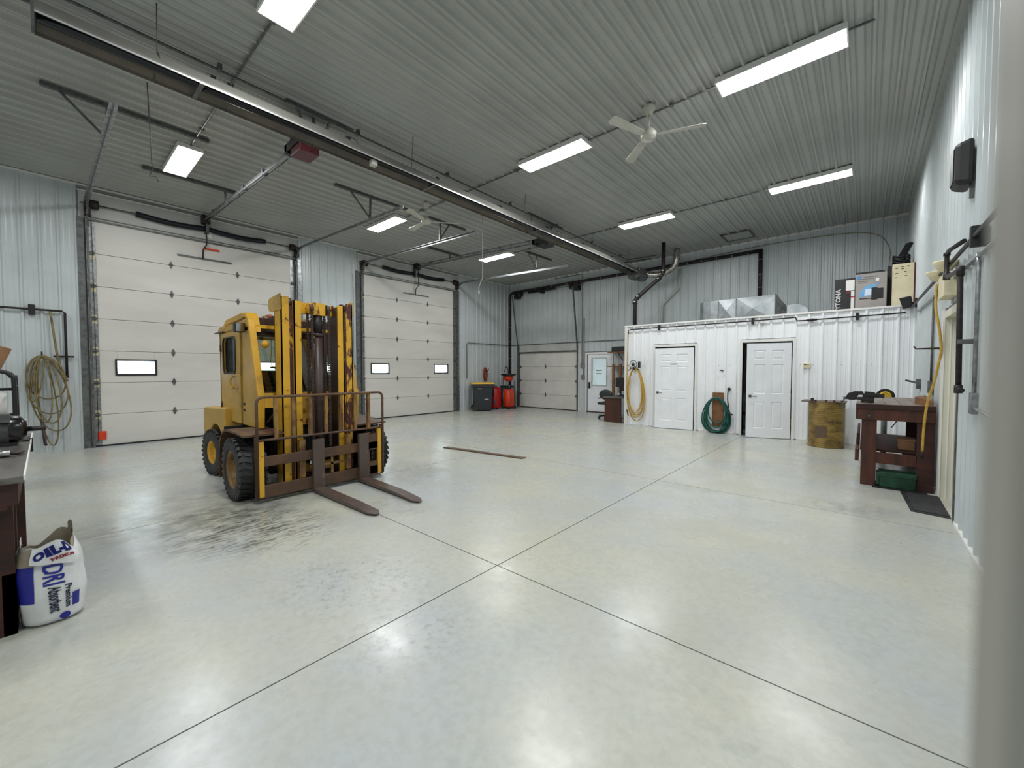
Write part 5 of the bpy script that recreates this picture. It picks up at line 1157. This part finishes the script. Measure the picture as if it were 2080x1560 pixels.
# fenders over the front wheels
def fender(sd):
    ya, yb = (1.42, 1.84) if sd < 0 else (mir(1.84), mir(1.42))
    path = [(-5.16, .775), (-5.5, .79), (-5.85, .785), (-6.0, .74), (-6.09, .62), (-6.13, .45), (-6.16, .15)]
    th = .022; top = path; bot = [(x+(.0 if i < 3 else th), z-th if i < 4 else z) for i, (x, z) in enumerate(path)]
    m = MB()
    for i in range(len(path)-1):
        q = [path[i], path[i+1], bot[i+1], bot[i]]; m.prism(q, (ya, yb), 'y')
    m.build('front_fender', 'rust', F)
fender(-1); fender(1)
MB().box((-6.22, 1.50, .06), (-6.16, 1.84, .78)).build('mud_flap', 'blackvoid', F)
MB().box((-6.95, 1.78, .30), (-6.15, 1.86, .62)).build('side_step', 'rustd', F)
MB().prism([(-6.55, 3.28), (-5.60, 3.12), (-5.50, 3.25), (-6.45, 3.42)], (.76, .785), 'z').build('side_plate', 'rust', F)
# rear body (counterweight) with wheel arches
arch = [(-7.06+.40*math.cos(a), .33+.40*math.sin(a)) for a in [PI*i/10 for i in range(11)]]
poly = [(-6.62, .33)]+arch[1:-1]+[(-7.50, .33), (-7.66, .36), (-7.72, .60), (-7.72, .88), (-7.64, .945), (-6.62, .985)]
for ya, yb in ((1.60, 1.86), (mir(1.86), mir(1.60))): MB().prism(poly, (ya, yb), 'y').build('counterweight_side', 'yel', F, .02)
MB().prism([(-7.55, .36), (-7.72, .40), (-7.72, .88), (-7.64, .95), (-6.7, .99), (-6.7, .60), (-7.4, .60)], (1.87, mir(1.87)), 'y').build('counterweight', 'yel', F, .02)
MB().prism([(-7.55, .99), (-7.55, 1.17), (-7.47, 1.24), (-7.2, 1.27), (-7.2, .99)], (1.80, mir(1.80)), 'y').build('engine_cowl', 'yel', F, .02)
# cab
CY = 1.70; CX = -7.16
def side(sd):
    s = -1 if sd < 0 else 1
    ya, yb = (CY, CY+.05) if sd < 0 else (mir(CY)-.05, mir(CY))
    # panel behind and below the door
    MB().box((CX, ya, .80), (CX+.10, yb, 2.06)).box((CX+.10, ya, 2.0), (-5.90, yb, 2.06)).box((CX, ya, .76), (-6.98, yb, 1.0)).build('cab_side_frame', 'yel', F, .01)
    # front pillar, slanted (door jamb)
    MB().prism([(-6.17, .79), (-5.62, .79), (-5.56, 1.18), (-5.62, 1.18), (-5.86, 2.06), (-6.12, 2.06)], (ya, yb), 'y').build('front_quarter', 'yel', F, .008)
    # door with window opening
    yo, yi = (ya-.012, ya+.03) if sd < 0 else (yb-.03, yb+.012)
    x0, x1, z0, z1 = -7.04, -6.20, .80, 2.03
    wx0, wx1, wz0, wz1 = -6.93, -6.37, 1.46, 1.955
    m = MB().box((x0, yo, z0), (x1, yi, wz0)).box((x0, yo, wz1), (x1, yi, z1)).box((x0, yo, wz0), (wx0, yi, wz1)).box((wx1, yo, wz0), (x1, yi, wz1))
    dr = m.build('cab_door', 'yel', F, .006)
    yf = yo if sd < 0 else yi
    g = MB()
    rc = [(wx0+.05, wz0), (wx1-.05, wz0), (wx1, wz0+.06), (wx1, wz1-.06), (wx1-.05, wz1), (wx0+.05, wz1), (wx0, wz1-.06), (wx0, wz0+.06)]
    pts = [(x, yf+s*.004, z) for x, z in rc]
    g.tube(pts, .011, 6, closed=True).build('window_rubber', 'black', dr)
    for (cx_, cz_, sx, sz) in ((wx0, wz0, 1, 1), (wx1, wz0, -1, 1), (wx1, wz1, -1, -1), (wx0, wz1, 1, -1)):
        MB().prism([(cx_, cz_), (cx_+sx*.05, cz_), (cx_, cz_+sz*.06)], (min(yo, yi), max(yo, yi)), 'y').build('corner_fillet', 'yel', dr)
    MB().box((wx0, (yo+yi)/2-.003, wz0), (wx1, (yo+yi)/2+.003, wz1)).build('window_glass', 'cabglass', dr)
    MB().tube(smoothpath([(-6.40, yf+s*.01, 1.43), (-6.42, yf+s*.05, 1.38), (-6.42, yf+s*.05, 1.28), (-6.34, yf+s*.04, 1.27), (-6.29, yf+s*.0, 1.27)], 4), .011, 8).build('door_handle', 'yelr', dr)
    for z in (1.0, 1.82): MB().cyl((x0-.0, yf+s*.006, z-.05), (x0-.0, yf+s*.006, z+.05), .014, 8).build('hinge', 'rustd', dr)
side(-1); side(1)
MB().box((-6.12, CY-.006, 1.05), (-6.06, CY, 1.08)).box((-6.12, CY-.006, .97), (-6.06, CY, 1.0)).build('decal', 'black', F)
# cab rear with window
MB().box((CX, CY, .95), (CX+.04, mir(CY), 1.44)).box((CX, CY, 1.98), (CX+.04, mir(CY), 2.06)).box((CX, CY, 1.44), (CX+.04, CY+.06, 1.98)).box((CX, mir(CY)-.06, 1.44), (CX+.04, mir(CY), 1.98)).build('cab_rear_panel', 'yel', F)
MB().box((CX+.015, CY+.06, 1.44), (CX+.02, mir(CY)-.06, 1.98)).build('rear_window', 'cabglass', F)
# cab front
yA, yB = CY+.05, mir(CY)-.05
def xs(z): return -5.62-(z-1.2)*.30
m = MB()
m.prism([(xs(.80)+.0, .80), (xs(.8)+.03, .80), (xs(1.2)+.03, 1.22), (xs(1.2), 1.22)], (yA+.42, yB), 'y').prism([(xs(1.0), 1.04), (xs(1.0)+.03, 1.04), (xs(1.2)+.03, 1.22), (xs(1.2), 1.22)], (yA, yA+.42), 'y').build('front_panel', 'yelb', F)
MB().prism([(xs(1.9), 1.95), (xs(1.9)+.03, 1.95), (xs(2.04)+.03, 2.05), (xs(2.04), 2.05)], (yA, yB), 'y').build('header', 'grease', F)
MB().prism([(xs(1.22)+.012, 1.22), (xs(1.22)+.018, 1.22), (xs(1.93)+.018, 1.93), (xs(1.93)+.012, 1.93)], (yA+.02, yB-.02), 'y').build('windshield', 'cabglass', F)
MB().bar((xs(1.22)+.02, yA, 1.225), (xs(1.22)+.02, yB, 1.225), .03, .025).build('windshield_seal', 'black', F)
MB().box((-5.66, yA, .78), (-5.5, yA+.42, .80)).lathe([(0, 0), (.09, 0), (.1, .05), (.06, .1), (0, .1)], (-5.66, yA+.2, .9), 'x', 14).cyl((-5.62, yA+.3, .88), (-5.5, yA+.42, .88), .04, 10).tube(smoothpath([(-5.6, yA+.05, .84), (-5.52, yA+.15, .98), (-5.5, yA+.3, .86), (-5.48, yA+.4, 1.0)], 4), .015, 6).build('engine_parts', 'grease', F)
# roof cap
MB().prism([(CX-.06, 2.035), (CX-.02, 2.065), (CX+.05, 2.125), (-5.95, 2.15), (-5.86, 2.12), (-5.86, 2.05)], (CY-.02, mir(CY)+.02), 'y').build('cab_roof', 'yel', F, .02)
MB().box((CX-.10, CY-.04, 2.035), (CX+.3, mir(CY)+.04, 2.05)).build('rain_gutter', 'rustd', F)
# overhead guard frame
def guardbar(y):
    path = [(-5.50, .80), (-5.47, 1.18), (-5.74, 2.02), (-5.79, 2.13), (-5.86, 2.19), (-6.0, 2.205), (-6.72, 2.165), (-6.84, 2.10)]
    P_ = [Vector((a, y, b_)) for a, b_ in path]; m = MB()
    for i in range(len(P_)-1): m.bar(P_[i], P_[i+1]+(P_[i+1]-P_[i]).normalized()*.01, .075, .055, (1, 0, .3))
    m.build('overhead_guard_bar', 'yelb', F, .01)
guardbar(CY-.0); guardbar(mir(CY))
gp = [(-5.71, 1.98), (-5.77, 2.14), (-5.85, 2.225), (-6.06, 2.235), (-6.06, 2.20), (-5.87, 2.185), (-5.80, 2.12), (-5.75, 1.98)]
MB().prism(gp, (CY-.03, CY+.09), 'y').build('guard_corner_plate', 'yelb', F)
MB().prism(gp, (mir(CY)-.09, mir(CY)+.03), 'y').build('guard_corner_plate', 'yelb', F)
MB().bar((-5.76, CY, 2.05), (-5.76, mir(CY), 2.05), .05, .045).build('front_crossbar', 'yelb', F)
for k in range(11):
    y = CY+.20+k*.082
    MB().bar((-5.84, y, 2.19), (-6.72, y, 2.165), .03, .035).build('guard_slat', 'stripe' if k % 2 == 0 else 'rustd', F)
MB().bar((-5.81, CY, 2.12), (-5.81, mir(CY), 2.12), .03, .09).build('slat_carrier', 'rustd', F)
MB().lathe([(.0, 2.20), (.045, 2.20), (.045, 2.24), (.03, 2.255), (0, 2.26)], (-6.1, FY-.28, 0), 'z', 14).build('beacon', 'orange', F)
# work lamps
r_ = MB().box((-6.02, CY-.13, 1.98), (-5.92, CY-.02, 2.10)).build('work_lamp', 'black', F, .01)
MB().box((-5.921, CY-.12, 1.99), (-5.915, CY-.03, 2.09)).build('lamp_glass', 'chromed', r_)
MB().cyl((-5.70, mir(CY)-.12, 1.88), (-5.62, mir(CY)-.12, 1.86), .085, 18).build('round_lamp', 'galvd', F)
MB().lathe([(0, 0), (.05, .0), (.05, .012), (0, .014)], (-5.74, CY+.14, 1.83), 'x', 14).build('round_reflector', 'yelb', F)
# interior: seat, steering wheel, column, dash
MB().box((-6.95, FY-.28, .8), (-6.45, FY+.28, 1.16)).build('seat_base', 'grease', F)
MB().box((-6.93, FY-.26, 1.16), (-6.45, FY+.26, 1.27)).box((-7.02, FY-.25, 1.22), (-6.92, FY+.25, 1.50)).build('seat', 'black', F, .03)
MB().cyl((-5.85, FY-.15, .8), (-6.12, FY-.15, 1.38), .03, 10).build('steering_column', 'black', F)
m = MB(); ax = (Vector((-6.12, FY-.15, 1.38))-Vector((-5.85, FY-.15, .8))).normalized(); u = Vector((0, 1, 0)); v_ = ax.cross(u)
m.tube([Vector((-6.12, FY-.15, 1.38))+(u*math.cos(a)+v_*math.sin(a))*.19 for a in [i*PI/12 for i in range(24)]], .014, 6, closed=True).bar(Vector((-6.12, FY-.15, 1.38))-u*.18, Vector((-6.12, FY-.15, 1.38))+u*.18, .02, .02).build('steering_wheel', 'black', F)
for k in range(3): MB().tube([(-5.95, FY+.15+k*.09, .85), (-6.05, FY+.15+k*.09, 1.3)], .012, 6).build('control_lever', 'iron', F)
MB().tube(smoothpath([(-6.0, CY+.3, 1.93), (-6.0, CY+.3, 1.75), (-6.0, CY+.29, 1.60), (-6.0, CY+.34, 1.52)], 3), .004, 6).cbox((-6.0, CY+.32, 1.54), (.015, .07, .025)).build('hanging_microphone', 'black', F)
# mast: outer channels
def channel(y0, y1, x0, x1, z0, z1, web, name, mat, mat2=None):
    # C section: web plate at 'web' side, two flanges
    t = .014; m = MB()
    if web < 0: m.box((x0, y0, z0), (x1, y0+t, z1))
    else: m.box((x0, y1-t, z0), (x1, y1, z1))
    m.box((x0, y0, z0), (x0+t, y1, z1)).box((x1-t, y0, z0), (x1, y1, z1))
    return m.build(name, mat, F)
mx0, mx1 = -5.42, -5.24
zt = 2.385
for sgn in (-1, 1):
    if sgn < 0: oy = (1.855, 1.945); iy = (1.985, 2.075)
    else: oy = (mir(1.945), mir(1.855)); iy = (mir(2.075), mir(1.985))
    channel(oy[0], oy[1]+.0, mx0-.03, mx1+.0, .12, zt, -1 if sgn < 0 else 1, 'outer_mast_channel', 'yelb' if sgn < 0 else 'yelr')
    channel(iy[0]+.003, iy[1]-.003, mx0, mx1+.03, .10, zt-.04, -1 if sgn < 0 else 1, 'inner_mast_channel', 'yelb')
    # rusted roller faces
    ym = (oy[1]+.0, iy[0]-.01) if sgn < 0 else (iy[1]+.01, oy[0])
    MB().box((mx0+.02, min(ym)-.02, .14), (mx1-.004, max(ym)+.012, zt-.10)).build('roller_face', 'rollrust', F)
    if sgn > 0: MB().box((mx0, iy[0]-.006, .14), (mx1+.02, iy[0], zt-.06)).build('inner_web_face', 'rustd', F)
    yc = (oy[1]+iy[0])/2 if sgn < 0 else (iy[1]+oy[0])/2
    MB().cyl((mx1-.06, yc-.03, zt-.06), (mx1-.06, yc+.03, zt-.06), .055, 20).cyl((mx1-.06, yc-.05, zt-.06), (mx1-.06, yc+.05, zt-.06), .02, 10).build('mast_roller', 'rustd', F)
    yb0 = 1.845 if sgn < 0 else mir(1.865)
    MB().prism([(mx0-.17, zt-.15), (mx0-.19, zt-.12), (mx0-.19, zt-.03), (mx0-.16, zt), (mx1, zt+.03), (mx1, zt-.16), (mx0-.05, zt-.17), (mx0-.08, zt-.17)], (yb0, yb0+.02), 'y').build('head_plate', 'yel', F)
MB().box((mx0+.02, 2.05, zt-.17), (mx0+.06, mir(2.05), zt-.03)).build('top_crosshead', 'yelb', F)
MB().box((mx0-.04, 1.95, 1.02), (mx0-.01, mir(1.95), 1.14)).box((mx0-.04, 1.95, .2), (mx0-.01, mir(1.95), .34)).build('mast_cross_member', 'yel', F)
MB().box((mx1-.06, FY-.075, zt-.19), (mx1+.02, FY+.075, zt-.035)).build('chain_yoke', 'yelr', F)
for s in (-1, 1):
    yc = FY+s*.105
    MB().cyl((mx1-.02, yc-.022, zt-.11), (mx1-.02, yc+.022, zt-.11), .065, 22).cyl((mx1-.02, yc-.03, zt-.11), (mx1-.02, yc+.03, zt-.11), .02, 10).build('chain_pulley', 'yelr' if s < 0 else 'rustd', F)
    for dx_, z0 in ((.045, .55), (-.085, 1.1)):
        m = MB(); z = zt-.12
        k = 0
        while z > z0:
            m.box((mx1+dx_-.006, yc-(.018 if k % 2 else .012), z-.028), (mx1+dx_+.006, yc+(.018 if k % 2 else .012), z)); 
            m.box((mx1+dx_-.011, yc-.015, z-.018), (mx1+dx_+.011, yc+.015, z-.010)); z -= .03; k += 1
        m.build('lift_chain', 'rustd', F)
MB().cyl((mx1-.04, FY, .16), (mx1-.04, FY, 1.95), .062, 24).cyl((mx1-.04, FY, 1.93), (mx1-.04, FY, 1.97), .07, 24).build('lift_cylinder', 'rustd', F)
MB().cyl((mx1-.04, FY, 1.97), (mx1-.04, FY, zt-.19), .055, 24).build('cylinder_rod', 'iron', F)
MB().box((mx0, FY-.15, .12), (mx1, FY+.15, .18)).box((mx0, 1.87, .10), (mx0+.06, mir(1.87), .2)).build('mast_base', 'rustd', F)
MB().box((mx1-.02, FY+.055, 1.70), (mx1+.01, FY+.10, 1.95)).build('valve_block', 'rustd', F)
for s in (-1, 1):
    yv = FY+s*.225
    MB().bar((mx0-.02, yv, 1.20), (mx0-.02, yv, .55), .07, .02, (1, 0, 0)).build('hose_guard', 'yelr', F)
    MB().cyl((mx0-.03, 1.97 if s < 0 else mir(1.97), .86), (mx0-.25, 1.97 if s < 0 else mir(1.97), .80), .045, 12).build('tilt_cylinder', 'rust', F)
# carriage
cx0, cx1 = -5.135, -5.095
MB().box((cx0, 1.56, .055), (cx1, 3.03, .195)).build('lower_carriage_bar', 'rust', F, .006)
MB().box((cx0, 1.58, .41), (cx1, 3.03, .525)).build('upper_carriage_bar', 'rust', F, .006)
for y0, y1 in ((2.0, 2.07), (2.59, 2.65)):
    MB().box((cx0-.06, y0, .2), (cx0, y1, .66)).build('carriage_upright', 'rusty2', F)
MB().box((cx0-.02, 2.12, .30), (cx0, 2.55, .33)).box((cx0-.02, 2.38, .196), (cx0, 2.41, .41)).build('side_shift_rod', 'rusty2', F)
MB().box((cx0-.01, 2.87, .195), (cx1, 2.90, .66)).box((cx0-.01, 2.90, .43), (cx1, 3.035, .63)).box((cx0-.01, 2.90, .08), (cx1, 3.035, .25)).build('side_plate', 'rust', F)
MB().box((cx0-.005, 2.12, .352), (cx0+.003, 2.15, .39)).build('paper_tag', 'paper', F)
# forks
def fork(y0, y1, yt0, yt1, mat):
    m = MB()
    m.box((-5.095, y0, .035), (-5.045, y1, .655))
    L1, L2 = -4.2, -3.76
    vs = [(-5.095, y0, .02), (-5.095, y1, .02), (-5.095, y1, .062), (-5.095, y0, .062),
          (L1, (y0+yt0)/2, .018), (L1, (y1+yt1)/2, .018), (L1, (y1+yt1)/2, .052), (L1, (y0+yt0)/2, .052),
          (L2-.08, yt0, .016), (L2-.08, yt1, .016), (L2-.08, yt1, .032), (L2-.08, yt0, .032),
          (L2, yt0+.045, .018), (L2, yt1-.045, .018), (L2, yt1-.045, .026), (L2, yt0+.045, .026)]
    fs = [(0, 3, 2, 1), (12, 13, 14, 15)]
    for k in range(3):
        o = k*4
        for i in range(4): fs.append((o+i, o+(i+1) % 4, o+4+(i+1) % 4, o+4+i))
    m.add(vs, fs).build('fork', mat, F, .004)
fork(2.125, 2.26, 2.15, 2.28, 'fork'); fork(2.72, 2.855, 2.69, 2.815, 'fork')
# load backrest
rb = cx1-.0
def side_post(y, s):
    MB().box((rb-.03, y, .07), (rb+.005, y+s*.05, .70)).build('backrest_side_plate', 'yelb', F)
    MB().box((rb-.04, y-s*.035, .055), (rb+.0, y-s*.0, .75)).build('backrest_post', 'rust', F)
side_post(1.55, 1); side_post(3.065, -1)
pts = [(rb, 1.535, .06), (rb, 1.535, 1.13)]+[(rb, 1.535+.07*(1-math.cos(a)), 1.13+.07*math.sin(a)) for a in [PI*i/10 for i in range(1, 6)]]+[(rb, 3.095-.07*(1-math.cos(a)), 1.13+.07*math.sin(a)) for a in [PI/2-PI*i/10 for i in range(0, 5)]]+[(rb, 3.095, 1.13), (rb, 3.095, .08)]
MB().tube(pts, .0165, 10).build('backrest_frame', 'rust', F)
MB().tube([(rb, 1.535, .712), (rb, 3.095, .712)], .015, 10).build('backrest_mid_rail', 'rust', F)
for k in range(7):
    y = 1.735+k*.192
    MB().box((rb-.03, y-.020, .70), (rb+.006, y+.020, 1.195)).build('backrest_bar', 'rusty2', F)
